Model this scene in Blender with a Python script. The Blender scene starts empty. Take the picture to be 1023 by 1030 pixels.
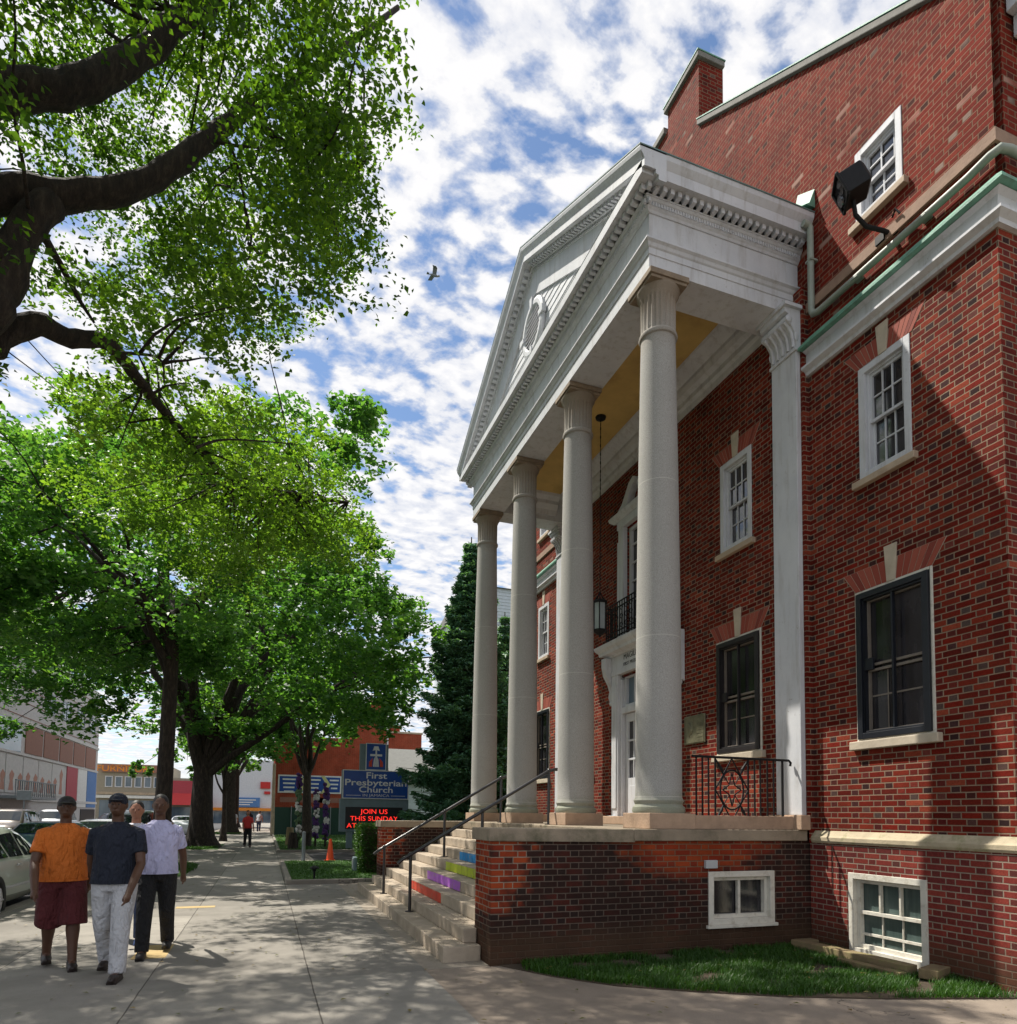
import bpy, bmesh, math, random
import numpy as np
from mathutils import Vector, Matrix, noise
R=math.radians; PI=math.pi
random.seed(7); rng=np.random.default_rng(7)
sc=bpy.context.scene; COL=sc.collection
# ------------------------------------------------------------------ camera
CF,CYAW,CPIT,CROL,CPY=679.234,R(19.7268),R(3.4273),R(0.7139),779.445
EYE=Vector((0,0,1.6))
_F=Vector((math.sin(CYAW)*math.cos(CPIT),math.cos(CYAW)*math.cos(CPIT),math.sin(CPIT)))
_R0=Vector((math.cos(CYAW),-math.sin(CYAW),0)); _U0=_R0.cross(_F)
_R=_R0*math.cos(CROL)+_U0*math.sin(CROL); _U=_U0*math.cos(CROL)-_R0*math.sin(CROL)
cd=bpy.data.cameras.new('camera'); cam=bpy.data.objects.new('camera',cd); COL.objects.link(cam); sc.camera=cam
m=Matrix.Identity(4)
for i in range(3): m[i][0]=_R[i]; m[i][1]=_U[i]; m[i][2]=-_F[i]; m[i][3]=EYE[i]
cam.matrix_world=m
cd.sensor_fit='HORIZONTAL'; cd.sensor_width=36; cd.lens=CF/1023*36; cd.shift_y=(CPY-515)/1023; cd.clip_start=.05; cd.clip_end=2000
def proj(p):
    d=Vector(p)-EYE; w=d.dot(_F)
    if w<=.01: return (-9999,9999,w)
    return (511.5+CF*d.dot(_R)/w, CPY-CF*d.dot(_U)/w, w)
def at(px,py,Y):            # the world point seen at a pixel of the photo, Y metres up the street
    d=_F+_R*((px-511.5)/CF)-_U*((py-CPY)/CF)
    return EYE+d*(Y/d.y)
# ------------------------------------------------------------------ materials
def new_mat(name):
    m=bpy.data.materials.new(name); m.use_nodes=True; nt=m.node_tree
    return m,nt,nt.nodes['Principled BSDF']
def N(nt,t,**k):
    n=nt.nodes.new(t)
    for a,b in k.items(): setattr(n,a,b)
    return n
def mth(nt,op,a,b=None,c=None):
    n=nt.nodes.new('ShaderNodeMath'); n.operation=op
    for i,v in enumerate((a,b,c)):
        if v is None: continue
        if isinstance(v,(int,float)): n.inputs[i].default_value=v
        else: nt.links.new(v,n.inputs[i])
    return n.outputs[0]
def mixc(nt,f,a,b,bt='MIX'):
    n=nt.nodes.new('ShaderNodeMix'); n.data_type='RGBA'; n.blend_type=bt
    for s,v in ((n.inputs[0],f),(n.inputs[6],a),(n.inputs[7],b)):
        if isinstance(v,(int,float)): s.default_value=v
        elif isinstance(v,tuple): s.default_value=(*v,1)
        else: nt.links.new(v,s)
    return n.outputs[2]
def noise_n(nt,vec,scale,detail=4,rough=.55,dist=0):
    n=nt.nodes.new('ShaderNodeTexNoise'); n.inputs['Scale'].default_value=scale; n.inputs['Detail'].default_value=detail
    n.inputs['Roughness'].default_value=rough; n.inputs['Distortion'].default_value=dist
    if vec is not None: nt.links.new(vec,n.inputs['Vector'])
    return n.outputs[0]
def maprange(nt,v,a,b,c=0,d=1):
    n=nt.nodes.new('ShaderNodeMapRange'); nt.links.new(v,n.inputs[0])
    for i,x in enumerate((a,b,c,d)): n.inputs[i+1].default_value=x
    return n.outputs[0]
def ramp(nt,f,stops):
    n=nt.nodes.new('ShaderNodeValToRGB'); cr=n.color_ramp
    while len(cr.elements)<len(stops): cr.elements.new(.5)
    for e,(p,c) in zip(cr.elements,stops): e.position=p; e.color=(*c,1)
    nt.links.new(f,n.inputs[0]); return n.outputs[0]
def pos(nt): return nt.nodes.new('ShaderNodeNewGeometry').outputs['Position']
def objc(nt): return nt.nodes.new('ShaderNodeTexCoord').outputs['Object']
def bump(nt,bs,h,s=.3,d=.01):
    b=nt.nodes.new('ShaderNodeBump'); b.inputs['Strength'].default_value=s; b.inputs['Distance'].default_value=d
    nt.links.new(h,b.inputs['Height']); nt.links.new(b.outputs[0],bs.inputs['Normal'])
def simple(name,col,rough=.6,var=.25,scale=6,b=.15,metal=0,dirt=None,dscale=2.2,damt=.5,spec=.5,obj=False,coat=0):
    m,nt,bs=new_mat(name); p=objc(nt) if obj else pos(nt)
    n1=noise_n(nt,p,scale,5,.6); lo=tuple(c*(1-var) for c in col); hi=tuple(min(1,c*(1+var*.6)) for c in col)
    c=mixc(nt,maprange(nt,n1,.3,.7),lo,hi)
    if dirt is not None:
        n2=noise_n(nt,p,dscale,7,.65); c=mixc(nt,maprange(nt,n2,.52,.72,0,damt),c,dirt)
    nt.links.new(c,bs.inputs['Base Color']); bs.inputs['Roughness'].default_value=rough; bs.inputs['Metallic'].default_value=metal
    bs.inputs['Specular IOR Level'].default_value=spec; bs.inputs['Coat Weight'].default_value=coat
    if b>0: bump(nt,bs,noise_n(nt,p,scale*6,4,.6),b,.01)
    return m
def brick(name,reds,heads,mortar=(.30,.215,.15),weather=None,course=.0675,worn=.0,stain=None):
    m,nt,bs=new_mat(name); P=pos(nt)
    sx=N(nt,'ShaderNodeSeparateXYZ'); nt.links.new(P,sx.inputs[0])
    wob=mth(nt,'MULTIPLY',mth(nt,'SUBTRACT',noise_n(nt,P,9,2),.5),.006)
    u=mth(nt,'ADD',mth(nt,'ADD',sx.outputs[0],sx.outputs[1]),wob); v=mth(nt,'ADD',sx.outputs[2],wob)
    S,Hd,J=.213,.1025,.0125; Pd=S+Hd
    vr=mth(nt,'DIVIDE',v,course); row=mth(nt,'FLOOR',vr); fv=mth(nt,'SUBTRACT',vr,row)
    odd=mth(nt,'SUBTRACT',row,mth(nt,'MULTIPLY',mth(nt,'FLOOR',mth(nt,'MULTIPLY',row,.5)),2))
    un=mth(nt,'ADD',mth(nt,'DIVIDE',u,Pd),mth(nt,'MULTIPLY',odd,.5)); cell=mth(nt,'FLOOR',un)
    fu=mth(nt,'MULTIPLY',mth(nt,'SUBTRACT',un,cell),Pd)
    ish=mth(nt,'GREATER_THAN',fu,S); loc=mth(nt,'SUBTRACT',fu,mth(nt,'MULTIPLY',ish,S))
    w=mth(nt,'SUBTRACT',S,mth(nt,'MULTIPLY',ish,S-Hd))
    du=mth(nt,'MINIMUM',loc,mth(nt,'SUBTRACT',w,loc)); dv=mth(nt,'MULTIPLY',mth(nt,'MINIMUM',fv,mth(nt,'SUBTRACT',1,fv)),course)
    dd=mth(nt,'MINIMUM',du,dv); face=maprange(nt,dd,J*.36,J*.62)
    cx=N(nt,'ShaderNodeCombineXYZ'); nt.links.new(cell,cx.inputs[0]); nt.links.new(row,cx.inputs[1]); nt.links.new(ish,cx.inputs[2])
    wn=N(nt,'ShaderNodeTexWhiteNoise'); nt.links.new(cx.outputs[0],wn.inputs[0]); rnd=wn.outputs[0]
    k=len(reds); cs=ramp(nt,rnd,[(i/max(1,k-1),c) for i,c in enumerate(reds)])
    k=len(heads); ch=ramp(nt,rnd,[(i/max(1,k-1),c) for i,c in enumerate(heads)])
    c=mixc(nt,ish,cs,ch)
    g=maprange(nt,noise_n(nt,P,60,4,.7),.3,.7,.72,1.2); gc=N(nt,'ShaderNodeCombineXYZ')
    for i in range(3): nt.links.new(g,gc.inputs[i])
    c=mixc(nt,1.0,c,gc.outputs[0],'MULTIPLY')
    if worn>0:      # lime bloom on scattered bricks
        f=mth(nt,'MULTIPLY',mth(nt,'GREATER_THAN',wn.outputs[0],1-worn),maprange(nt,noise_n(nt,P,1.3,3),.45,.6,0,.55))
        c=mixc(nt,f,c,(.42,.33,.27))
    mo=mixc(nt,maprange(nt,noise_n(nt,P,3,5),.35,.65),tuple(x*.72 for x in mortar),mortar)
    if weather is not None and weather.__name__=='podium_w': mo,c=weather(nt,P,sx,c,rnd,mo)
    c=mixc(nt,face,mo,c)
    if weather is not None and weather.__name__!='podium_w': c=weather(nt,P,sx,c,rnd)
    big=maprange(nt,noise_n(nt,P,.9,6,.68),.3,.7,.68,1.2); bc=N(nt,'ShaderNodeCombineXYZ')
    for i in range(3): nt.links.new(big,bc.inputs[i])
    c=mixc(nt,1.0,c,bc.outputs[0],'MULTIPLY')
    nt.links.new(c,bs.inputs['Base Color']); bs.inputs['Roughness'].default_value=.88; bs.inputs['Specular IOR Level'].default_value=.12
    h=mth(nt,'ADD',face,mth(nt,'MULTIPLY',noise_n(nt,P,90,3),.35))
    h=mth(nt,'ADD',h,mth(nt,'MULTIPLY',rnd,.25)); bump(nt,bs,h,.8,.006)
    return m
M={}
REDS=[(.085,.007,.004),(.20,.016,.008),(.10,.011,.007),(.225,.03,.015),(.13,.014,.008),(.185,.022,.011),(.28,.055,.028)]
HEADS=[(.03,.016,.016),(.06,.022,.02),(.15,.018,.012),(.045,.03,.03),(.10,.012,.01),(.085,.06,.052),(.2,.028,.018),(.05,.018,.016),(.13,.015,.011)]
M['brick']=brick('brick_red_flemish',REDS,HEADS,worn=.0)
M['brick_upper']=brick('brick_gable',[(.12,.010,.005),(.20,.022,.012),(.14,.014,.008),(.25,.036,.02)],[(.05,.016,.012),(.14,.014,.008),(.20,.022,.01),(.06,.02,.016)],mortar=(.25,.14,.09),worn=.035)
def podium_w(nt,P,sx,c,rnd,mo):
    # sooty repaired brick with one fresh orange patch under the slab and soil stain at the foot
    n=noise_n(nt,P,2.1,4,.6); n2=noise_n(nt,P,1.2,5,.65); blockn=mth(nt,'ADD',mth(nt,'MULTIPLY',rnd,.34),n)
    grime=maprange(nt,mth(nt,'ADD',n2,mth(nt,'MULTIPLY',rnd,.15)),.34,.60,.48,.95)
    c=mixc(nt,grime,c,(.028,.017,.014)); mo=mixc(nt,mth(nt,'MULTIPLY',grime,.75),mo,(.06,.045,.035))
    fx=mth(nt,'SUBTRACT',1,mth(nt,'MULTIPLY',mth(nt,'ABSOLUTE',mth(nt,'SUBTRACT',sx.outputs[0],4.95)),.5)); fz=maprange(nt,sx.outputs[2],.62,1.2); sy=maprange(nt,sx.outputs[1],7.0,6.95)
    a=mth(nt,'MULTIPLY',mth(nt,'MULTIPLY',fx,fz),sy); a=maprange(nt,mth(nt,'ADD',a,mth(nt,'MULTIPLY',mth(nt,'ADD',blockn,mth(nt,'MULTIPLY',noise_n(nt,P,5,4,.7),.5)),.55)),.88,1.22)
    org=ramp(nt,rnd,[(0,(.20,.022,.012)),(.35,(.30,.04,.015)),(.7,(.42,.075,.02)),(1,(.24,.03,.016))])
    c=mixc(nt,mth(nt,'MULTIPLY',a,.85),c,org); mo=mixc(nt,mth(nt,'MULTIPLY',a,.4),mo,(.4,.2,.1))
    cn=maprange(nt,mth(nt,'ADD',mth(nt,'MULTIPLY',mth(nt,'SUBTRACT',2.9,sx.outputs[0]),.7),blockn),.84,1.02)
    cn=mth(nt,'MULTIPLY',cn,maprange(nt,sx.outputs[2],.5,.6)); c=mixc(nt,mth(nt,'MULTIPLY',cn,.75),c,org); mo=mixc(nt,mth(nt,'MULTIPLY',cn,.6),mo,(.4,.3,.22))
    soil=maprange(nt,mth(nt,'ADD',sx.outputs[2],mth(nt,'MULTIPLY',n,-.3)),.3,.05)
    c=mixc(nt,mth(nt,'MULTIPLY',soil,.8),c,(.07,.04,.024)); mo=mixc(nt,mth(nt,'MULTIPLY',soil,.9),mo,(.075,.045,.028))
    return mo,c
M['brick_podium']=brick('brick_podium',[(.13,.018,.012),(.2,.03,.018),(.08,.018,.016),(.24,.04,.02)],[(.035,.022,.022),(.05,.03,.03),(.12,.02,.016)],mortar=(.27,.2,.155),weather=podium_w)
M['brick_base']=brick('brick_base',[(.17,.03,.024),(.24,.045,.032),(.2,.034,.028),(.13,.028,.026)],[(.09,.032,.028),(.16,.03,.024),(.13,.03,.028)],mortar=(.34,.27,.21),weather=lambda nt,P,sx,c,r: mixc(nt,mth(nt,'MULTIPLY',maprange(nt,mth(nt,'ADD',sx.outputs[2],mth(nt,'MULTIPLY',noise_n(nt,P,2,4),-.3)),.3,.0),.8),c,(.08,.045,.026)))
M['brick_far']=brick('brick_far',[(.3,.035,.014),(.38,.05,.02),(.33,.045,.02)],[(.27,.035,.015),(.36,.05,.02)],mortar=(.4,.22,.15))
def white_mat():
    m,nt,bs=new_mat('white_paint'); P=pos(nt); mp=N(nt,'ShaderNodeMapping'); mp.inputs['Scale'].default_value=(1,1,.12); nt.links.new(P,mp.inputs[0])
    n=noise_n(nt,P,2.5,5,.6); c=mixc(nt,maprange(nt,n,.3,.7),(.53,.545,.575),(.62,.63,.65))
    st=noise_n(nt,mp.outputs[0],9,6,.7); c=mixc(nt,maprange(nt,st,.5,.74,0,.5),c,(.27,.24,.2))
    pl=noise_n(nt,P,14,6,.75); pk=mth(nt,'MULTIPLY',maprange(nt,pl,.62,.66),maprange(nt,noise_n(nt,P,1.6,3),.48,.6)); c=mixc(nt,mth(nt,'MULTIPLY',pk,.6),c,(.25,.22,.19))
    nt.links.new(c,bs.inputs['Base Color']); bs.inputs['Roughness'].default_value=.6; bs.inputs['Specular IOR Level'].default_value=.3
    bump(nt,bs,mth(nt,'ADD',noise_n(nt,P,30,4),mth(nt,'MULTIPLY',pk,-.8)),.25,.008); return m
M['white']=white_mat()
M['white_old']=simple('white_paint_peeling',(.66,.63,.55),.6,.12,5,.3,dirt=(.22,.16,.09),dscale=9,damt=.55)
M['limestone']=simple('limestone',(.46,.36,.26),.8,.18,4,.4,dirt=(.27,.19,.12),dscale=3,damt=.5)
M['keystone']=simple('pale_keystone',(.5,.43,.33),.8,.15,5,.3,dirt=(.3,.24,.17),dscale=4,damt=.4)
def column_mat():
    m,nt,bs=new_mat('column_stone'); P=pos(nt)
    sp=maprange(nt,noise_n(nt,P,130,2,.5),.35,.65); big=maprange(nt,noise_n(nt,P,1.1,6,.62),.35,.7)
    c=mixc(nt,sp,(.27,.262,.245),(.43,.42,.395)); c=mixc(nt,mth(nt,'MULTIPLY',big,.35),c,(.27,.27,.25))
    sx=N(nt,'ShaderNodeSeparateXYZ'); nt.links.new(P,sx.inputs[0]); z=sx.outputs[2]
    lo=mth(nt,'MULTIPLY',maprange(nt,mth(nt,'ADD',z,mth(nt,'MULTIPLY',noise_n(nt,P,6,4),.3)),2.1,1.85),.6); c=mixc(nt,lo,c,(.2,.22,.13))
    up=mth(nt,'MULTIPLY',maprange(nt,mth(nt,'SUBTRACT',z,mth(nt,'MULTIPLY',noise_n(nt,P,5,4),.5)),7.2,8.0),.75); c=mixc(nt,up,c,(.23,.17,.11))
    j=mth(nt,'ABSOLUTE',mth(nt,'SUBTRACT',mth(nt,'FRACT',mth(nt,'DIVIDE',mth(nt,'SUBTRACT',z,1.85),1.98)),.5)); jj=maprange(nt,j,.4975,.4985)
    c=mixc(nt,mth(nt,'MULTIPLY',jj,.4),c,(.7,.66,.6))
    nt.links.new(c,bs.inputs['Base Color']); bs.inputs['Roughness'].default_value=.85; bump(nt,bs,noise_n(nt,P,120,3),.35,.004); return m
M['column']=column_mat()
M['slab']=simple('slab_stone_mossy',(.29,.235,.17),.85,.25,3,.5,dirt=(.075,.075,.04),dscale=2.4,damt=.85)
M['plinth']=simple('pinkish_plinth_stone',(.42,.29,.2),.85,.18,6,.5,dirt=(.28,.2,.13),dscale=4,damt=.5)
M['step']=simple('worn_step_stone',(.40,.33,.25),.85,.2,5,.5,dirt=(.2,.155,.11),dscale=3.2,damt=.6)
M['moss']=simple('water_table_mossy_stone',(.45,.38,.26),.85,.2,5,.4,dirt=(.16,.19,.06),dscale=6,damt=.8)
M['abacus']=simple('brown_stained_abacus',(.26,.2,.14),.85,.25,6,.4,dirt=(.12,.08,.05),dscale=5,damt=.6)
M['roof_edge']=simple('aged_roof_metal',(.10,.17,.16),.6,.3,6,.2)
M['coping_stone']=simple('dark_coping_stone',(.2,.19,.17),.85,.25,5,.4)
M['band']=simple('brownstone_band',(.31,.20,.14),.85,.2,5,.4,dirt=(.2,.12,.08),dscale=4,damt=.5)
M['ochre']=simple('ochre_plaster',(.60,.41,.14),.8,.2,1.5,.1,dirt=(.33,.19,.06),dscale=1.2,damt=.6)
M['copper']=simple('green_copper',(.14,.33,.24),.6,.35,6,.3,dirt=(.12,.14,.1),dscale=8,damt=.6)
M['gutter']=simple('weathered_gutter_paint',(.29,.33,.28),.5,.2,4,.1,dirt=(.2,.21,.16),dscale=6,damt=.5)
M['iron']=simple('black_iron',(.009,.009,.01),.6,.3,20,.15,spec=.25)
M['rail']=simple('black_handrail_paint',(.014,.012,.013),.3,.3,15,.1,spec=.7)
M['dark_frame']=simple('dark_storm_frame',(.014,.011,.012),.45,.3,10,.1)
M['navy_frame']=simple('navy_storm_frame',(.007,.009,.015),.4,.3,10,.1)
M['tan_frame']=simple('tan_sash_paint',(.2,.17,.14),.6,.15,10,.1)
M['bronze']=simple('weathered_bronze_plaque',(.2,.19,.12),.45,.3,9,.2,metal=.5)
M['steel']=simple('grey_steel',(.22,.25,.27),.45,.2,5,.1)
M['wood']=simple('mossy_timber',(.23,.17,.09),.85,.3,5,.5,dirt=(.16,.2,.05),dscale=5,damt=.7)
M['soil']=simple('soil',(.07,.05,.032),.95,.3,4,.8)
def glassy(name,c1,c2,rough=.06,scale=1.2,spec=.6):
    m,nt,bs=new_mat(name); P=pos(nt); mpz=N(nt,'ShaderNodeMapping'); mpz.inputs['Scale'].default_value=(6,6,.5); nt.links.new(P,mpz.inputs[0]); n=mth(nt,'ADD',mth(nt,'MULTIPLY',noise_n(nt,P,scale,3,.5),.6),mth(nt,'MULTIPLY',noise_n(nt,mpz.outputs[0],scale,3,.6),.4))
    nt.links.new(mixc(nt,maprange(nt,n,.35,.65),c1,c2),bs.inputs['Base Color']); bs.inputs['Roughness'].default_value=rough
    bs.inputs['Specular IOR Level'].default_value=spec; bs.inputs['IOR'].default_value=1.6
    bump(nt,bs,noise_n(nt,P,2.4,1),.05,.02); return m
M['glass']=glassy('window_glass',(.006,.007,.010),(.06,.06,.065),.05,1.4,.8)
M['glass_screen']=glassy('screened_glass',(.004,.004,.005),(.04,.037,.042),.10,1.8,.6)
M['glass_sage']=glassy('frosted_basement_glass',(.05,.075,.07),(.10,.14,.13),.2,3)
M['glass_far']=glassy('far_glass',(.06,.1,.14),(.14,.2,.25),.05,.4)
M['glass_car']=glassy('car_glass',(.01,.014,.016),(.02,.03,.03),.03,.5,.8)
def leaf_mat(name,cols,trans=.45):
    m,nt,bs=new_mat(name); nt.nodes.remove(bs); out=nt.nodes['Material Output']
    g=N(nt,'ShaderNodeNewGeometry'); P=g.outputs['Position']
    f=mth(nt,'ADD',mth(nt,'MULTIPLY',g.outputs['Random Per Island'],.55),mth(nt,'MULTIPLY',maprange(nt,noise_n(nt,P,.55,3),.3,.7),.45))
    c=ramp(nt,f,[(i/(len(cols)-1),x) for i,x in enumerate(cols)])
    d=N(nt,'ShaderNodeBsdfPrincipled'); nt.links.new(c,d.inputs['Base Color']); d.inputs['Roughness'].default_value=.45; d.inputs['Specular IOR Level'].default_value=.35
    t=N(nt,'ShaderNodeBsdfTranslucent'); tc=mixc(nt,1.0,c,(1.75,1.7,.6),'MULTIPLY'); nt.links.new(tc,t.inputs['Color'])
    mx=N(nt,'ShaderNodeMixShader'); mx.inputs[0].default_value=trans; nt.links.new(d.outputs[0],mx.inputs[1]); nt.links.new(t.outputs[0],mx.inputs[2])
    nt.links.new(mx.outputs[0],out.inputs['Surface']); return m
M['leaf']=leaf_mat('maple_leaf',[(.03,.09,.024),(.055,.16,.04),(.10,.24,.06),(.19,.34,.075)],.52)
M['leaf_near']=leaf_mat('overhanging_leaf',[(.02,.055,.01),(.045,.11,.016),(.09,.19,.022),(.20,.32,.035)],.5)
M['leaf_bright']=leaf_mat('bright_leaf',[(.06,.14,.022),(.12,.24,.032),(.23,.38,.055)],.52)
M['spruce']=leaf_mat('spruce_needle',[(.045,.12,.075),(.09,.21,.13),(.16,.33,.22)],.3)
M['hedge']=leaf_mat('hedge_leaf',[(.02,.065,.012),(.04,.11,.015),(.07,.16,.02)],.3)
M['blade']=leaf_mat('grass_blade',[(.02,.065,.008),(.035,.1,.012),(.06,.15,.016)],.3)
def bark():
    m,nt,bs=new_mat('bark'); P=pos(nt); mp=N(nt,'ShaderNodeMapping'); mp.inputs['Scale'].default_value=(1,1,.25); nt.links.new(P,mp.inputs[0])
    n=noise_n(nt,mp.outputs[0],16,6,.7); c=ramp(nt,n,[(.32,(.006,.004,.003)),(.52,(.03,.02,.014)),(.72,(.075,.055,.04))])
    nt.links.new(c,bs.inputs['Base Color']); bs.inputs['Roughness'].default_value=.9; bump(nt,bs,n,1.0,.06); return m
M['bark']=bark()
def concrete(name,col,joints=True,vary=.3,speck=True):
    m,nt,bs=new_mat(name); P=pos(nt); sx=N(nt,'ShaderNodeSeparateXYZ'); nt.links.new(P,sx.inputs[0]); x,y=sx.outputs[0],sx.outputs[1]
    n=noise_n(nt,P,1.1,7,.65); s=noise_n(nt,P,110,3,.6)
    c=mixc(nt,maprange(nt,n,.3,.7),tuple(k*(1-vary) for k in col),tuple(k*(1+vary*.35) for k in col))
    if speck: c=mixc(nt,maprange(nt,s,.35,.7,0,.5),c,tuple(k*.55 for k in col))
    st=noise_n(nt,P,.55,5,.7,.4); c=mixc(nt,maprange(nt,st,.5,.72,0,.6),c,tuple(k*.5 for k in col)); c=mixc(nt,maprange(nt,noise_n(nt,P,5,6,.7),.52,.7,0,.35),c,tuple(k*.6 for k in col))
    vc=N(nt,'ShaderNodeTexVoronoi',feature='DISTANCE_TO_EDGE'); vc.inputs['Scale'].default_value=.42; wv=N(nt,'ShaderNodeVectorMath',operation='ADD'); nzz=N(nt,'ShaderNodeTexNoise'); nzz.inputs['Scale'].default_value=3; nzz.inputs['Detail'].default_value=6; nt.links.new(P,nzz.inputs['Vector']); nt.links.new(P,wv.inputs[0]); nt.links.new(nzz.outputs[1],wv.inputs[1]); nt.links.new(wv.outputs[0],vc.inputs['Vector'])
    ck=mth(nt,'MULTIPLY',maprange(nt,vc.outputs['Distance'],.006,.001),maprange(nt,noise_n(nt,P,.35,2),.52,.58)); c=mixc(nt,mth(nt,'MULTIPLY',ck,.75),c,(.04,.035,.03))
    gum=N(nt,'ShaderNodeTexVoronoi'); gum.inputs['Scale'].default_value=2.1; nt.links.new(P,gum.inputs['Vector'])
    c=mixc(nt,maprange(nt,gum.outputs['Distance'],.05,.035,0,.5),c,tuple(k*.35 for k in col))
    if joints:
        wob=mth(nt,'MULTIPLY',mth(nt,'SUBTRACT',noise_n(nt,P,3,3),.5),.02)
        best=None
        for jx in (-2.45,-1.0,.46):
            d=mth(nt,'ABSOLUTE',mth(nt,'ADD',mth(nt,'SUBTRACT',x,jx),wob)); best=d if best is None else mth(nt,'MINIMUM',best,d)
        dy=mth(nt,'MULTIPLY',mth(nt,'SUBTRACT',.5,mth(nt,'ABSOLUTE',mth(nt,'SUBTRACT',mth(nt,'FRACT',mth(nt,'DIVIDE',mth(nt,'ADD',y,wob),4.6)),.5))),4.6)
        best=mth(nt,'MINIMUM',best,dy); j=maprange(nt,best,.003,.009); c=mixc(nt,j,(.08,.07,.058),c)
        wn=N(nt,'ShaderNodeTexWhiteNoise'); cb=N(nt,'ShaderNodeCombineXYZ')
        nt.links.new(mth(nt,'FLOOR',mth(nt,'DIVIDE',mth(nt,'ADD',x,1.0),1.46)),cb.inputs[0]); nt.links.new(mth(nt,'FLOOR',mth(nt,'ADD',mth(nt,'DIVIDE',y,4.6),.5)),cb.inputs[1]); nt.links.new(cb.outputs[0],wn.inputs[0])
        g=maprange(nt,wn.outputs[0],0,1,.74,1.1); gc=N(nt,'ShaderNodeCombineXYZ')
        for i in range(3): nt.links.new(g,gc.inputs[i])
        c=mixc(nt,1.0,c,gc.outputs[0],'MULTIPLY')
    nt.links.new(c,bs.inputs['Base Color']); bs.inputs['Roughness'].default_value=.85; bs.inputs['Specular IOR Level'].default_value=.3
    bump(nt,bs,mth(nt,'ADD',s,n),.3,.006); return m
M['concrete']=concrete('sidewalk_concrete',(.34,.315,.275))
M['apron']=concrete('apron_concrete',(.36,.31,.25),False)
M['path']=concrete('brown_exposed_aggregate',(.33,.27,.215),False,.35)
M['curb']=concrete('curb_stone',(.3,.27,.23),False)
M['asphalt']=simple('asphalt',(.052,.052,.055),.85,.25,3,.5)
M['groundm']=simple('verge_ground',(.09,.10,.05),.95,.4,1.2,.5)
M['lawn']=simple('lawn_turf',(.035,.10,.012),.95,.45,5,.9)
def plain(n,c,r=.5,**k): M[n]=simple(n,c,r,.12,5,.05,**k)
for n,c,r in (('sticker_red',(.62,.05,.02),.5),('sticker_purple',(.42,.12,.6),.5),('sticker_green',(.45,.55,.02),.5),('sticker_blue',(.0,.2,.5),.5),
  ('sign_blue',(.012,.07,.32),.35),('sign_white',(.75,.75,.72),.5),('sign_grey',(.16,.22,.24),.5),('black',(.01,.01,.011),.5),('orange_cone',(.85,.09,.01),.5),
  ('flame_red',(.6,.06,.03),.5),('fence_green',(.012,.05,.035),.7),('shingle',(.2,.2,.19),.9),('arrow_yellow',(.55,.55,.25),.5),
  ('store_sand',(.33,.29,.22),.7),('store_red',(.5,.02,.02),.5),('store_white',(.62,.63,.66),.6),('mural_blue',(.08,.2,.45),.6),('mural_red',(.42,.05,.07),.6),
  ('concrete_grey',(.56,.54,.53),.85),('brown_panel',(.3,.15,.11),.8),('pale_panel',(.6,.58,.56),.8),('lettering_orange',(.75,.25,.02),.5),('clap',(.6,.66,.7),.6),
  ('yarn_purple',(.07,.025,.13),.9),('yarn_white',(.6,.58,.55),.9),('yarn_green',(.1,.16,.08),.9),('rubber',(.015,.015,.015),.8),('chrome',(.5,.5,.5),.25),
  ('tail',(.35,.01,.01),.3),('lamp_lens',(.6,.6,.55),.2),('yellow_mark',(.46,.33,.14),.8),('junction_grey',(.42,.44,.45),.5),('lantern_glass',(.35,.4,.42),.15),
  ('shirt_orange',(.62,.15,.015),.8),('shorts_maroon',(.09,.012,.015),.85),('polo_navy',(.008,.012,.026),.8),('trousers_white',(.5,.5,.52),.8),
  ('shirt_lavender',(.55,.54,.78),.8),('trousers_black',(.01,.01,.012),.85),('shirt_red',(.5,.03,.025),.8),('skin_dark',(.10,.045,.025),.55),('skin_tan',(.36,.16,.095),.55),
  ('hair_black',(.012,.01,.01),.6),('shoe_dark',(.02,.012,.01),.5),('shoe_blue',(.12,.2,.5),.5),('shirt_white',(.6,.6,.66),.8),('jeans',(.04,.06,.13),.8),('eye_white',(.12,.10,.09),.3),('stain_faded',(.48,.25,.19),.85)): plain(n,c,r)
def paint(n,c,rough=.28):
    m,nt,bs=new_mat(n); bs.inputs['Base Color'].default_value=(*c,1); bs.inputs['Roughness'].default_value=rough; bs.inputs['Coat Weight'].default_value=.6; bs.inputs['Coat Roughness'].default_value=.05; bs.inputs['Metallic'].default_value=.25; M[n]=m
for n,c in (('car_silver',(.5,.54,.46)),('car_blue',(.03,.06,.13)),('car_tan',(.09,.07,.055)),('car_white',(.6,.62,.65)),('car_dark',(.02,.022,.026)),('car_red',(.25,.02,.02))): paint(n,c)
def emis(n,c,s):
    m,nt,bs=new_mat(n); bs.inputs['Base Color'].default_value=(.02,0,0,1); bs.inputs['Emission Color'].default_value=(*c,1); bs.inputs['Emission Strength'].default_value=s; M[n]=m
emis('led_red',(1,.03,.02),1.0)
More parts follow.
